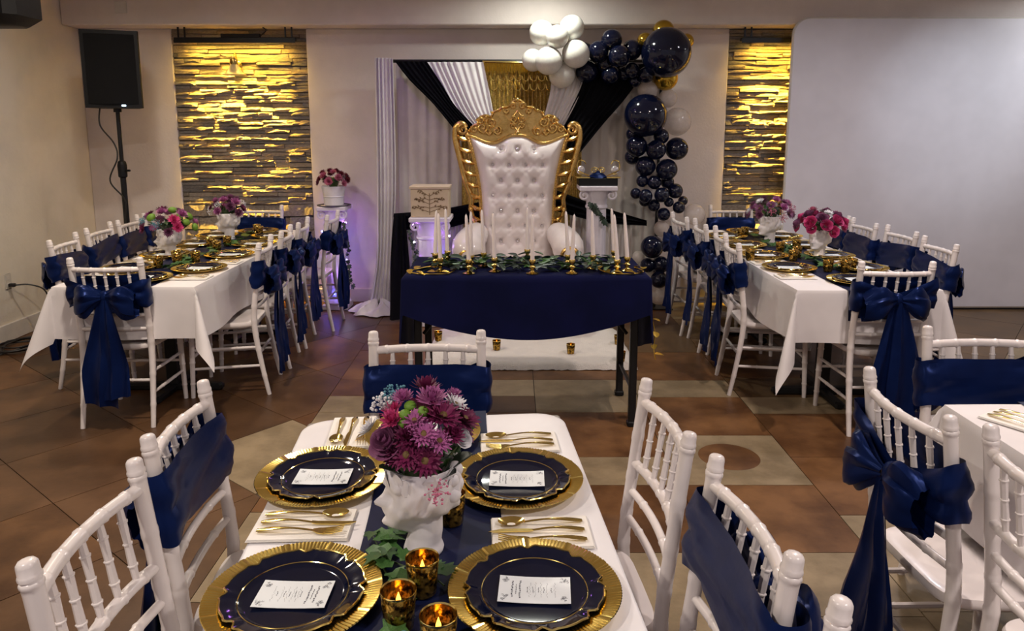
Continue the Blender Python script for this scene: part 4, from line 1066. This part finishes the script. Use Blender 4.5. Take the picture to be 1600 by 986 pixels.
# gold nail-head edge
n = 90
edge = [(s * lerp_tab(HW, z) * 1.0, -.03, z) for s in (1,) for z in [.5 + .0118 * i for i in range(n)]]
MB().box(-.30, .30, .0, .05, .40, 1.50).build('back_board', 'gold_carved', th, smooth=False)
def arc(pts, k=6): return smoothpath([(x, 0, z) for x, z in pts], k)
INN = [(.30, .60), (.298, .85), (.308, 1.08), (.333, 1.25), (.366, 1.40), (.395, 1.50), (.418, 1.565)]
OUT = [(.345, .60), (.352, .80), (.385, .93), (.378, 1.02), (.412, 1.12), (.44, 1.22), (.472, 1.36), (.502, 1.50), (.503, 1.58), (.482, 1.625), (.445, 1.628), (.425, 1.60)]
for s in (-1, 1):
    MB().tube([(s * p.x, -.012, p.z) for p in arc(INN)], .017, 8).build('inner_rail', 'gold_carved', th)
    MB().tube([(s * p.x, -.005, p.z) for p in arc(OUT)], [.016 + .012 * min(1, i / 40) for i in range(len(arc(OUT)))], 10).build('outer_rail', 'gold_carved', th)
    A = arc(INN); B_ = arc(OUT[:8])
    for k in range(9):
        z = .74 + .095 * k
        xi = min(A, key=lambda p: abs(p.z - z)).x; xo = min(B_, key=lambda p: abs(p.z - z - .035)).x
        m = (xi + xo) / 2
        MB().tube([(s * xi, -.006, z), (s * m, -.022, z + .012), (s * xo, -.006, z + .04)], [.020, .036, .020], 8, flat=.6).build('fret_leaf', 'gold_carved', th)
    MB().tube(spiral(s * .44, 1.585, .043, .008, PI / 2 if s > 0 else PI / 2, 1.4 * (-s), -.03, 26), [.018 - .0004 * i for i in range(27)], 8).build('ear_scroll', 'gold_carved', th)
    MB().ball((s * .385, -.012, .935), .024, 10, 8).build('boss', 'gold_carved', th)
    nm = MB()
    for i in range(44):
        z = .62 + .0213 * i; nm.ball((s * (lerp_tab(HW, z) - .008), -.045, z), .006, 6, 4)
    nm.build('nail_trim', 'gold_poly', bk)
# crest
CR = [(-.40, 1.565), (-.36, 1.615), (-.325, 1.635), (-.30, 1.685), (-.255, 1.70), (-.215, 1.69), (-.19, 1.73), (-.15, 1.742), (-.125, 1.765), (-.075, 1.77), (-.05, 1.80), (0, 1.825)]
CR = CR + [(-x, z) for x, z in CR[-2::-1]]
low = [(xn * .41, topz(xn) - .012) for xn in [1 - i / 12 for i in range(25)]]
cr = MB().prism(CR + low[1:-1], -.005, .03, 'y').build('crest', 'gold_carved', th, smooth=False)
def edgepath(P, y): return [(p.x, y, p.z) for p in smoothpath([(x, 0, z) for x, z in P], 3)]
MB().tube(edgepath(CR, -.012), .012, 7).build('crest_edge', 'gold_carved', cr)
MB().tube([(x, -.03, z) for x, z in low], .012, 7).build('crest_edge', 'gold_carved', cr)
for s in (-1, 1):
    for cx_, cz, r0, a0, tn in [(.285, 1.60, .048, 2.4, 1.5), (.215, 1.645, .042, .8, -1.5), (.30, 1.655, .028, 0, 1.2), (.165, 1.575, .036, 1.8, 1.4), (.35, 1.59, .026, 1.0, -1.2), (.235, 1.57, .026, 3.2, 1.3), (.04, 1.775, .026, 0, 1.3), (.035, 1.665, .028, 1.2, 1.4), (.033, 1.615, .024, 2.8, -1.4), (.09, 1.735, .022, .6, -1.3)]:
        MB().tube(spiral(s * cx_, cz, r0, .006, a0 if s > 0 else PI - a0, tn * s, -.030, 20), [.0125 - .0003 * i for i in range(21)], 7).build('scroll', 'gold_carved', cr)
    pl = [(s * .07, 1.66), (s * .125, 1.735), (s * .155, 1.70), (s * .13, 1.66), (s * .155, 1.62), (s * .10, 1.575)]
    MB().prism(pl if s < 0 else pl[::-1], -.034, -.004, 'y').build('shield_panel', 'gold_carved', cr, smooth=False)
    for k in range(5): MB().ball((s * (.30 - .045 * k), -.026, 1.69 + .018 * k - .02 * (k == 1)), .010, 8, 6).build('bead', 'gold_poly', cr)
MB().tube([(0, -.02, 1.735), (.055, -.02, 1.66), (0, -.02, 1.575), (-.055, -.02, 1.66)], .010, 7, closed=True).build('diamond_moulding', 'gold_carved', cr)
MB().ball((0, -.02, 1.56), .022, 10, 8).build('bead', 'gold_poly', cr)
MB().ball((0, -.015, 1.825), .018, 10, 8).build('bead', 'gold_poly', cr)
# seat, arms, base
MB().bbox(-.33, .33, -.52, -.02, .26, .46, .03).build('seat_box', 'gold_carved', th)
MB().grid(lambda u, v: ((2 * u - 1) * .32, -.53 + .50 * v, .46 + .09 * (1 - (2 * u - 1) ** 4) * (1 - (2 * v - 1) ** 6)), 20, 16).build('seat_cushion', 'leather_white', th)
for s in (-1, 1):
    MB().tube(smoothpath([(s * .33, -.04, .74), (s * .355, -.20, .73), (s * .385, -.38, .70), (s * .39, -.50, .66), (s * .385, -.54, .58)], 5), [.09, .095, .1, .105, .108, .11, .112, .115, .118, .12, .122, .124, .124, .122, .12, .118, .112, .10, .085, .06, .03], 16).build('armrest', 'leather_white', th)
    MB().tube(spiral(s * .385, .64, .075, .01, 0, 1.5 * s, -.60, 24), [.016 - .0003 * i for i in range(25)], 8).build('arm_scroll', 'gold_carved', th)
    for y in (-.50, -.05):
        MB().tube(smoothpath([(s * .31, y, .27), (s * .34, y - .02, .16), (s * .31, y, .07), (s * .33, y - .01, .0)], 5), [.045 - .0013 * i for i in range(16)], 10).build('leg', 'gold_carved', th)
    MB().bbox(s * .345 - .02, s * .345 + .02, -.50, -.02, .26, .66, .01).build('side_panel', 'leather_white', th)

# ------------------------------------------------------------------ backdrop
bs = empty('backdrop_stand', (0, 6.52, 0)); tag(bs, 'thin pipe frame carrying the stage drapes', 'backdrop stand')
bs.location = (0, 6.50, 0)
for x in (-1.14, 1.28): MB().tube([(x, 0, 0), (x, 0, 2.17)], .014, 8).build('post', 'black_metal', bs); MB().bbox(x - .15, x + .15, -.1, .1, 0, .012, .003).build('foot_plate', 'black_metal', bs, smooth=False)
MB().tube([(-1.16, 0, 2.165), (1.30, 0, 2.165)], .014, 8).build('crossbar', 'black_metal', bs)
def strip(name, A, B_, y, n, amp, mtl, label, cat='drape', nv=30, sag=0., yb=None, seed=0, pin=0.):
    """pleated sheet between two edge curves A (left) and B (right), both lists of (x,z)"""
    r = random.Random(seed); A = smoothpath([(x, 0, z) for x, z in A], 8); B_ = smoothpath([(x, 0, z) for x, z in B_], 8)
    ph = [r.uniform(0, 6) for _ in range(4)]
    def fn(u, v):
        k = v * (len(A) - 1); i = min(int(k), len(A) - 2); f = k - i
        a = A[i].lerp(A[i + 1], f); k = v * (len(B_) - 1); i = min(int(k), len(B_) - 2); f = k - i; b = B_[i].lerp(B_[i + 1], f)
        p = a.lerp(b, u + .004 * math.sin(2 * PI * n * u * .5 + ph[0]))
        am = amp * (1 - pin * v) * (.7 + .3 * math.sin(3 * u * PI + ph[1]))
        yy = y + ((yb - y) * v if yb is not None else 0) + am * math.sin(2 * PI * n * u + .8 * math.sin(4 * v + ph[2]) + 1.5 * math.sin(5 * u + ph[3])) + sag * math.sin(PI * v)
        return (p.x, yy, p.z)
    o = MB().grid(fn, max(24, n * 8), nv).build(name, mtl, None, angle=80); tag(o, label, cat); return o
strip('stage_curtain', [(-1.0, 2.15), (-1.0, 1.2), (-1.0, .02)], [(1.26, 2.15), (1.26, 1.2), (1.26, .02)], 6.49, 24, .011, 'drape_cream', 'cream pleated curtain hung behind the throne', 'curtain', seed=1)
o = strip('side_drape', [(-1.16, 2.185), (-1.17, 1.2), (-1.19, .5), (-1.26, .08)], [(-1.0, 2.18), (-1.0, 1.2), (-1.04, .5), (-1.07, .08)], 6.40, 6, .022, 'drape_white', 'white drape hanging straight down the left side of the stage', 'drape', seed=2)
def pool(u, v):
    a = 2 * PI * u; q = v
    return (-1.17 + (.03 + .21 * q) * math.cos(a) * (1 + .2 * math.sin(5 * a)), 6.30 + (.02 + .14 * q) * math.sin(a) * (1 + .15 * math.sin(7 * a)), .006 + .085 * (1 - q) ** .7 * (1 + .3 * math.sin(6 * a + 5 * q)) + .022 * abs(math.sin(9 * a + 7 * q)) * (1 - q * .7))
pl_ = MB().grid(pool, 60, 14, wrap=True).build('hem_pool', 'drape_white', o, angle=80)
strip('gold_curtain', [(-.44, 2.150), (-.44, 1.4), (-.45, .35)], [(.59, 2.135), (.60, 1.4), (.60, .35)], 6.455, 60, .010, 'gold_sequin', 'shimmering gold sequin curtain behind the throne', 'curtain', nv=60, seed=3)
gv = empty('beaded_valance', (.05, 6.425, 2.14)); tag(gv, 'gold beaded fringe valance above the throne', 'valance')
rr_ = random.Random(6)
MB().tube([(-.30, 0, .012), (.30, 0, .0)], .012, 8).build('rod', 'gold_poly', gv)
for row, (z0, ln) in enumerate(((-.10, .05), (-.17, .06))):
    for k in range(9):
        x = -.27 + .0675 * k
        MB().tube([(x - .032, 0, z0), (x - .022, -.006, z0 - ln * .7), (x, -.008, z0 - ln), (x + .022, -.006, z0 - ln * .7), (x + .032, 0, z0)], .0055, 6).build('bead_swag', 'gold_poly', gv)
st = MB()
for k in range(74):
    x = -.295 + .59 * k / 73; L = rr_.uniform(.06, .09)
    st.tube([(x, -.004, .005), (x + rr_.uniform(-.003, .003), -.006, -L)], .0032, 4)
so = st.build('bead_strings', 'gold_poly', gv); so['kind'] = 'stuff'
strip('swag', [(-.987, 2.154), (-.866, 2.001), (-.653, 1.788), (-.42, 1.50)], [(-.712, 2.149), (-.596, 1.975), (-.479, 1.788), (-.32, 1.62)], 6.39, 7, .012, 'black_cloth', 'black swag pulled from the upper left corner towards the throne', 'drape', seed=4, yb=6.30)
strip('swag', [(-.718, 2.149), (-.597, 1.921), (-.464, 1.708), (-.33, 1.57)], [(-.243, 2.149), (-.206, 1.975), (-.174, 1.815), (-.15, 1.68)], 6.40, 9, .014, 'drape_white', 'white swag gathered to the left of the gold curtain', 'drape', seed=5, yb=6.32)
strip('swag', [(.337, 2.14), (.326, 1.921), (.289, 1.761), (.25, 1.62)], [(.70, 2.14), (.60, 1.921), (.507, 1.735), (.42, 1.58)], 6.40, 8, .013, 'drape_white', 'white swag gathered to the right of the gold curtain', 'drape', seed=6, yb=6.32)
strip('swag', [(.62, 2.14), (.55, 1.895), (.475, 1.708), (.40, 1.52)], [(1.16, 2.13), (.952, 1.842), (.765, 1.627), (.55, 1.36)], 6.39, 8, .014, 'black_cloth', 'black swag pulled from the upper right corner towards the throne', 'drape', seed=7, yb=6.31)
strip('sash_band', [(-1.01, .745), (-.65, .735), (-.28, .83)], [(-1.01, .88), (-.65, .91), (-.28, .98)], 6.27, 3, .016, 'black_cloth', 'black band drawn across the curtain left of the throne', 'drape', seed=8)
strip('sash_band', [(.37, .90), (.757, .80), (1.16, .77)], [(.37, 1.08), (.755, .938), (1.16, .815)], 6.31, 3, .016, 'black_cloth', 'black band tapering across the curtain right of the throne', 'drape', seed=9)
strip('black_tail', [(-1.00, .88), (-1.02, .5), (-1.02, .02)], [(-.90, .88), (-.86, .5), (-.82, .02)], 6.22, 3, .022, 'black_cloth', 'black cloth end falling to the floor left of the throne', 'drape', seed=10, yb=5.98)
strip('curtain_skirt', [(-.98, .80), (-.98, .4), (-.99, .02)], [(-.42, .84), (-.42, .4), (-.42, .02)], 6.33, 12, .014, 'drape_cream', 'pleated cream skirt under the black band left of the throne', 'drape', seed=11)
strip('curtain_skirt', [(.50, .92), (.50, .4), (.50, .02)], [(1.04, .84), (1.04, .4), (1.04, .02)], 6.36, 12, .014, 'drape_cream', 'pleated cream skirt under the black band right of the throne', 'drape', seed=12)

# ------------------------------------------------------------------ pedestals and what stands on them
def pedestal(x, y, h, rs, wc, label):
    t = empty('pedestal', (x, y, 0)); tag(t, label, 'pedestal', 'white column pedestals')
    MB().bbox(-wc * .45, wc * .45, -wc * .45, wc * .45, 0, .05, .006).lathe([(rs * 1.35, .05), (rs * 1.4, .065), (rs * 1.3, .08), (rs * 1.12, .095)], 28).build('base', 'pedestal_white', t)
    n = 60
    rs_ = [[(rs * (k - .045 * (1 + math.cos(2 * PI * j / n * 15)) / 2) * math.cos(2 * PI * j / n), rs * (k - .045 * (1 + math.cos(2 * PI * j / n * 15)) / 2) * math.sin(2 * PI * j / n), z) for j in range(n)] for z, k in ((.09, 1.06), (.3, 1.04), (h - .18, .96))]
    MB().rings(rs_).build('shaft', 'pedestal_white', t, angle=60)
    cap = MB().lathe([(rs * .98, h - .19), (rs * 1.1, h - .18), (rs * 1.1, h - .165), (rs, h - .155), (rs * 1.05, h - .11), (wc * .43, h - .05), (wc * .45, h - .035)], 28)
    cap.build('capital', 'pedestal_white', t)
    for s in (-1, 1): MB().tube(spiral(s * wc * .36, h - .075, .04, .008, PI / 2, -1.4 * s, -wc * .36, 18), .010, 6).build('volute', 'pedestal_white', t)
    MB().bbox(-wc / 2, wc / 2, -wc / 2, wc / 2, h - .038, h, .006).build('abacus', 'pedestal_white', t, smooth=False)
pedestal(-1.57, 6.50, .925, .088, .255, 'white column pedestal with fairy lights beside the left stone panel')
pedestal(-.655, 5.98, .897, .115, .33, 'white column pedestal under the cream card box')
pedestal(.685, 5.98, 1.145, .082, .30, 'tall white column pedestal right of the throne')
def fairy(x, y, z0, z1, r, label, seed, n=12):
    t = empty('fairy_lights', (x, y, z0)); tag(t, label, 'string lights'); q = random.Random(seed)
    P = [(r * math.cos(a), r * math.sin(a), (z1 - z0) * i / 60) for i in range(61) for a in (i / 60 * 2 * PI * 4 + seed,)]
    MB().tube(P, .0015, 4).build('wire', 'trim_white', t)
    for k in range(n):
        p = P[int((k + .5) / n * 60)]; m = ('led_violet', 'led_blue', 'led_white', 'led_violet')[q.randrange(4)]
        MB().ball((p[0] * 1.06, p[1] * 1.06, p[2]), .0075, 8, 6).build('bulb', m, t)
    for k, zz in enumerate((.25, .75)):
        ld = bpy.data.lights.new('fairy_glow', 'POINT'); ld.energy = .4; ld.color = (.42, .22, 1); ld.shadow_soft_size = .03
        lo = bpy.data.objects.new('fairy_glow', ld); C.objects.link(lo); lo.parent = t; lo.location = (.05, -r * 1.5, (z1 - z0) * zz)
fairy(-1.57, 6.50, .1, .88, .105, 'violet and blue fairy lights wound round the left pedestal', 3, 20)
fairy(-.655, 5.98, .3, .86, .155, 'blue fairy lights wound round the card box pedestal', 5, 12)
vine('ivy_vine', [(-1.46, 6.38, .80), (-1.45, 6.36, .66), (-1.42, 6.35, .56), (-1.43, 6.36, .40), (-1.42, 6.37, .28), (-1.40, 6.36, .22)], 'dark ivy trailing down the left pedestal', 'ivyd', 16, .045, 3, flat=False)
vine('ivy_vine', [(-.82, 5.85, .80), (-.80, 5.83, .72), (-.78, 5.84, .62), (-.76, 5.84, .52)], 'dark ivy trailing down the card box pedestal', 'ivyd', 10, .045, 4, flat=False)
vine('ivy_vine', [(.61, 5.83, 1.02), (.655, 5.86, .97), (.70, 5.88, .93), (.735, 5.88, .86)], 'dark ivy sprig on the tall right pedestal', 'ivyd', 8, .055, 5, flat=False)
t = empty('flower_vase', (-1.57, 6.50, .926)); tag(t, 'plain white vase standing on the left pedestal', 'vase')
MB().lathe([(.0005, 0), (.07, 0), (.085, .01), (.088, .08), (.098, .14), (.105, .17), (.1, .172), (.08, .14), (.0005, .13)], 28).build('body', 'bust_white', t)
MB().lathe([(.089, .075), (.093, .08), (.089, .086)], 28, cap=False).build('band', 'bust_white', t)
tag(MB().lathe([(.125, .0), (.145, .001), (.15, .006), (.143, .007), (.12, .004)], 32, cap=False).build('wire_tray', 'black_metal', None, loc=(-1.57, 6.50, .926)), 'thin dark ring tray under the vase on the left pedestal', 'tray')
PW = [('mum', 'petal_wine'), ('mum', 'petal_wine'), ('rose', 'petal_wine'), ('daisy', 'petal_plum'), ('mum', 'petal_rose'), ('rose', 'petal_white')]
arrangement('flower_arrangement', -1.57, 6.50, 1.13, 'burgundy bouquet in the vase on the left pedestal', dome(20, (.125, .11, .10), PW, 77, (.032, .045)), 78, (.125, .11, .1), nl=16)
# card box
t = empty('card_box', (-.655, 5.96, .898)); tag(t, 'cream card box with cut leaf pattern on a pedestal', 'card box')
MB().bbox(-.15, .15, -.11, .11, 0, .225, .004).build('body', 'box_cream', t, smooth=False)
MB().bbox(-.16, .16, -.12, .12, .225, .247, .004).build('lid', 'box_cream', t, smooth=False)
mb = MB(); q = random.Random(12)
MB().tube([(0, -.111, .02), (0, -.111, .19)], .003, 5).build('cut_stem', 'box_cut', t)
for s in (-1, 1):
    for k in range(5):
        z = .04 + .032 * k; L = .13 - .012 * k
        P = [(s * L * f, -.111, z + .05 * f - .05 * f * f * (k % 2)) for f in [i / 6 for i in range(7)]]
        MB().tube(P, .0022, 5).build('cut_stem', 'box_cut', t)
        for j in range(2, 7):
            p = P[j]; M = Matrix.Translation((p[0], -.1135, p[2])) @ Matrix.Rotation(q.uniform(-1.2, 1.2) + (0 if s > 0 else PI), 4, 'Y')
            MB().rings([[M @ Vector((a, d, b)) for a, b in ((0, 0), (.010, .006), (.024, 0), (.010, -.006))] for d in (0, .002)]).build('cut_leaf', 'box_cut', t, smooth=False)
# keepsake tray on the tall pedestal
t = empty('keepsake_box', (.685, 5.97, 1.146)); tag(t, 'black box with gold scrolled handles on the tall right pedestal', 'box')
MB().bbox(-.155, .155, -.10, .10, 0, .06, .004).build('body', 'black_plastic', t, smooth=False)
for s in (-1, 1):
    MB().bbox(s * .12 - .055, s * .12 + .055, -.105, .105, .06, .072, .003).build('gold_tray', 'gold_poly', t, smooth=False)
    MB().tube(smoothpath([(s * .07, -.08, .08), (s * .12, -.085, .10), (s * .165, -.085, .13), (s * .16, -.085, .19), (s * .12, -.085, .20), (s * .10, -.085, .17)], 5), .0045, 6).build('scroll_handle', 'gold_poly', t)
    MB().ball((s * .135, -.05, .12), .035, 12, 8, (1, .7, 1.1)).build('glass_bead', 'crystal', t)
MB().grid(lambda u, v: ((2 * u - 1) * .085, -.09 + .16 * v, .062 + .045 * (1 - (2 * u - 1) ** 2) * (1 - (2 * v - 1) ** 2) + .008 * math.sin(9 * u + 5 * v)), 14, 12).build('navy_cloth', 'navy_satin', t)
MB().tube(spiral(-.03, .12, .03, .006, 0, 1.5, -.06, 18), .004, 6).tube(spiral(.03, .12, .03, .006, PI, -1.5, -.06, 18), .004, 6).build('filigree', 'gold_poly', t)

# ------------------------------------------------------------------ balloons
def balloon_mesh(m):
    prof = [(.0005, -1.13), (.05, -1.14), (.07, -1.10), (.035, -1.06), (.10, -1.0), (.30, -.90)]
    prof += [(math.sin(a) * (1 if a > PI / 2 else 1), -math.cos(a) * (1.0 if a > PI / 2 else .97)) for a in [R(20 + 160 * i / 18) for i in range(1, 19)]]
    prof[-1] = (.0005, 1.0)
    return MB().lathe(prof, 32).mesh('balloon', m, angle=70)
BLM = {k: balloon_mesh(m) for k, m in (('w', 'balloon_white'), ('g', 'balloon_gold' if 0 else 'gold_balloon'), ('n', 'balloon_navy'), ('p', 'balloon_pearl'))}
BAL = [('w', .242, 6.25, 2.368, .102), ('w', .365, 6.17, 2.328, .094), ('w', .492, 6.28, 2.415, .102), ('w', .173, 6.25, 2.151, .092), ('w', .298, 6.19, 2.14, .114), ('w', .521, 6.21, 2.197, .114), ('w', .415, 6.3, 2.036, .11), ('g', 1.265, 6.38, 2.399, .091), ('g', 1.109, 6.35, 2.318, .067), ('g', 1.458, 6.38, 2.317, .063), ('g', 1.292, 6.37, 2.015, .105), ('n', 1.257, 6.2, 2.206, .203), ('n', .817, 6.25, 2.313, .086), ('n', .712, 6.27, 2.222, .087), ('n', .875, 6.19, 2.177, .089), ('n', .991, 6.29, 2.236, .084), ('n', .625, 6.33, 2.063, .094), ('n', .818, 6.31, 2.037, .08), ('n', .989, 6.25, 2.07, .064), ('n', 1.106, 6.25, 2.032, .067), ('n', .604, 6.35, 2.236, .071), ('n', .78, 6.33, 2.127, .078), ('n', 1.027, 6.31, 1.986, .052), ('n', .94, 6.35, 2.052, .065), ('p', 1.14, 6.35, 1.911, .085), ('p', 1.323, 6.4, 1.849, .079), ('p', 1.403, 6.37, 1.653, .119), ('n', 1.104, 6.2, 1.703, .178), ('n', 1.247, 6.25, 1.531, .066), ('n', 1.046, 6.25, 1.45, .091), ('n', 1.196, 6.19, 1.421, .083), ('n', 1.381, 6.25, 1.428, .096), ('n', 1.025, 6.35, 1.355, .064), ('n', 1.025, 6.33, 1.548, .06), ('n', 1.124, 6.25, 1.284, .087), ('n', 1.295, 6.21, 1.257, .09), ('n', 1.101, 6.25, 1.158, .053), ('n', 1.196, 6.22, 1.148, .059), ('n', 1.318, 6.28, 1.147, .058), ('n', 1.048, 6.25, 1.053, .047), ('n', 1.122, 6.2, 1.036, .059), ('n', 1.258, 6.2, 1.045, .063), ('n', 1.381, 6.25, 1.074, .065), ('n', 1.456, 6.28, .988, .042), ('n', 1.204, 6.25, .952, .053), ('n', 1.33, 6.25, .979, .042), ('n', 1.412, 6.23, .937, .053), ('n', 1.289, 6.25, .876, .057), ('n', 1.133, 6.3, .981, .046), ('p', 1.551, 6.25, .876, .092), ('p', 1.288, 6.3, .745, .071), ('n', 1.191, 6.2, .603, .097), ('n', 1.166, 6.25, .436, .064), ('n', 1.277, 6.25, .441, .075), ('n', 1.26, 6.21, .317, .075), ('n', 1.389, 6.28, .621, .075), ('p', 1.093, 6.3, .5, .054), ('p', 1.279, 6.28, .173, .094)]
cnt = {}
ordn = ['first', 'second', 'third', 'fourth', 'fifth', 'sixth', 'seventh', 'eighth', 'ninth', 'tenth', 'eleventh', 'twelfth', 'thirteenth', 'fourteenth', 'fifteenth', 'sixteenth', 'seventeenth', 'eighteenth', 'nineteenth', 'twentieth']
def nth(i): return ordn[i - 1] if i <= 20 else ('twenty-' + ordn[i - 21] if i < 30 else 'thirtieth' if i == 30 else 'thirty-' + ordn[i - 31] if i < 40 else 'fortieth' if i == 40 else 'forty-' + ordn[i - 41])
q = random.Random(3)
order = sorted(BAL, key=lambda b: -b[3])
for k, x, y, z, r_ in order:
    cnt[k] = cnt.get(k, 0) + 1
    o = link('balloon', BLM[k], None, (x, y, z)); o.scale = (r_, r_, r_)
    d = Vector((q.uniform(-.5, .5), q.uniform(.4, 1.0), q.uniform(-.6, .6)))      # knots point into the garland
    o.rotation_mode = 'QUATERNION'; o.rotation_quaternion = (-d).normalized().to_track_quat('Z', 'Y')
    if r_ > .19: lab = 'largest navy balloon at the upper right bend of the garland'
    elif r_ > .17: lab = 'second largest navy balloon halfway down the garland'
    else: lab = '%s %s balloon counting down from the top of the garland' % (nth(cnt[k]), {'w': 'white', 'g': 'gold chrome', 'n': 'navy', 'p': 'translucent pearl'}[k])
    tag(o, lab, 'balloon', {'w': 'white balloons', 'g': 'gold balloons', 'n': 'navy balloons', 'p': 'pearl balloons'}[k])

# ------------------------------------------------------------------ loudspeakers, outlet, cords
t = empty('loudspeaker', (-3.16, 6.02, 1.755), R(20)); tag(t, 'black loudspeaker standing on a pole in the left corner', 'loudspeaker')
pl = [(-.20, -.15), (.20, -.15), (.205, -.12), (.14, .17), (-.14, .17), (-.205, -.12)]
MB().prism(pl, 0, .59, 'z').build('cabinet', 'black_plastic', t, smooth=False)
MB().grid(lambda u, v: ((2 * u - 1) * .175, -.152 - .016 * (1 - (2 * u - 1) ** 2), .03 + .53 * v), 14, 4).build('grille', 'grille', t)
MB().bbox(.055, .085, -.175, -.165, .012, .024, .002).build('badge', 'indicator', t, smooth=False)
MB().lathe([(.03, -.03), (.03, .0)], 16, (0, 0, 0)).build('pole_socket', 'black_metal', t)
t = empty('speaker_stand', (-3.16, 6.02, 0)); tag(t, 'black tripod stand carrying the loudspeaker in the left corner', 'speaker stand')
MB().tube([(0, 0, .3), (0, 0, 1.25)], .022, 12).build('lower_pole', 'black_metal', t)
MB().tube([(0, 0, 1.2), (0, 0, 1.73)], .016, 12).build('upper_pole', 'black_metal', t)
MB().lathe([(.022, 1.2), (.034, 1.21), (.036, 1.30), (.03, 1.33), (.018, 1.34)], 16).build('collar', 'black_plastic', t)
MB().tube([(.03, -.01, 1.26), (.07, -.02, 1.26)], .009, 8).build('knob', 'black_plastic', t)
MB().lathe([(.022, .62), (.034, .63), (.034, .72), (.022, .74)], 16).build('leg_collar', 'black_plastic', t)
for k in range(3):
    a = R(60 + 120 * k); MB().tube([(0, 0, .68), (.30 * math.cos(a), .30 * math.sin(a), .012)], .012, 8).build('leg', 'black_metal', t)
    MB().tube([(0, 0, .34), (.15 * math.cos(a), .15 * math.sin(a), .34)], .008, 6).build('brace', 'black_metal', t)
    MB().ball((.30 * math.cos(a), .30 * math.sin(a), .014), .014, 8, 6).build('rubber_foot', 'black_plastic', t)
tag(MB().tube(smoothpath([(-3.25, 5.93, 1.76), (-3.26, 5.93, 1.62), (-3.19, 5.98, 1.48), (-3.17, 5.975, 1.36), (-3.23, 5.95, 1.18), (-3.14, 5.985, 1.02), (-3.15, 5.985, .85), (-3.12, 5.98, .5), (-3.2, 5.8, .01)], 8), .006, 6).build('speaker_cable', 'cord'), 'black cable looping down the loudspeaker pole', 'cable')
t = empty('wall_loudspeaker', (-2.99, 4.05, 2.135)); tag(t, 'black hanging loudspeaker cut by the top left corner of the picture', 'loudspeaker')
MB().bbox(-.42, .43, -.13, .17, 0, .48, .045).build('cabinet', 'black_plastic', t)
MB().box(-.36, .37, -.136, -.128, .05, .43).build('grille', 'grille', t, smooth=False)
MB().bbox(-.88, -.42, -.03, .03, .20, .26, .006).build('wall_bracket', 'black_metal', t, smooth=False)
t = empty('wall_outlet', (-3.83, 5.50, .45)); tag(t, 'white wall outlet low on the left wall', 'outlet')
MB().bbox(.0, .007, -.036, .036, -.058, .058, .003).build('cover_plate', 'outlet_white', t, smooth=False)
for s in (-1, 1): MB().bbox(.005, .009, -.017, .017, s * .026 - .015, s * .026 + .015, .002).build('socket', 'trim_white', t, smooth=False)
t = empty('power_cord', (-3.82, 5.50, .42)); tag(t, 'black power cord plugged into the left wall and coiled on the floor', 'cord')
MB().bbox(.0, .045, -.016, .016, -.012, .014, .004).build('plug', 'cord', t)
W0 = Vector((-3.82, 5.50, .42))
PT = [(-3.78, 5.50, .42), (-3.70, 5.55, .415), (-3.62, 5.60, .36), (-3.60, 5.62, .22), (-3.62, 5.62, .08), (-3.60, 5.60, .012), (-3.5, 5.75, .008), (-3.3, 5.85, .008)]
MB().tube([Vector(p) - W0 for p in smoothpath(PT, 8)], .006, 6).build('cable', 'cord', t)
q = random.Random(8); P = []
for i in range(34):
    a = i * .95; P.append((-3.62 + .15 * math.cos(a) * (1 + q.uniform(-.4, .3)), 5.28 + .17 * math.sin(a) * (1 + q.uniform(-.4, .3)), .008 + .0008 * i))
P += [(-3.66, 5.0, .008), (-3.72, 4.8, .008), (-3.76, 4.6, .008)]
MB().tube([Vector(p) - W0 for p in smoothpath(P, 5)], .006, 6).build('cable', 'cord', t)
# party light on the ceiling that tints the left of the stage violet
t = empty('party_light', (-.95, 5.55, CEIL)); tag(t, 'small violet party light hanging from the ceiling before the stage', 'lamp')
MB().lathe([(.05, 0), (.05, -.02), (.015, -.03), (.015, -.06)], 16).build('mount', 'black_metal', t)
MB().lathe([(.06, -.06), (.07, -.08), (.07, -.17), (.055, -.175)], 20).build('housing', 'black_plastic', t)
MB().lathe([(.05, -.178), (.05, -.175)], 20).build('lens', 'led_violet', t)
ld = bpy.data.lights.new('party_light_beam', 'SPOT'); ld.energy = PURPLE_W * 10; ld.color = (.38, .22, 1); ld.spot_size = R(105); ld.spot_blend = .9; ld.shadow_soft_size = .05
lo = bpy.data.objects.new('party_light_beam', ld); C.objects.link(lo); lo.parent = t; lo.location = (0, 0, -.19); lo.rotation_euler = (R(20), R(-12), 0)
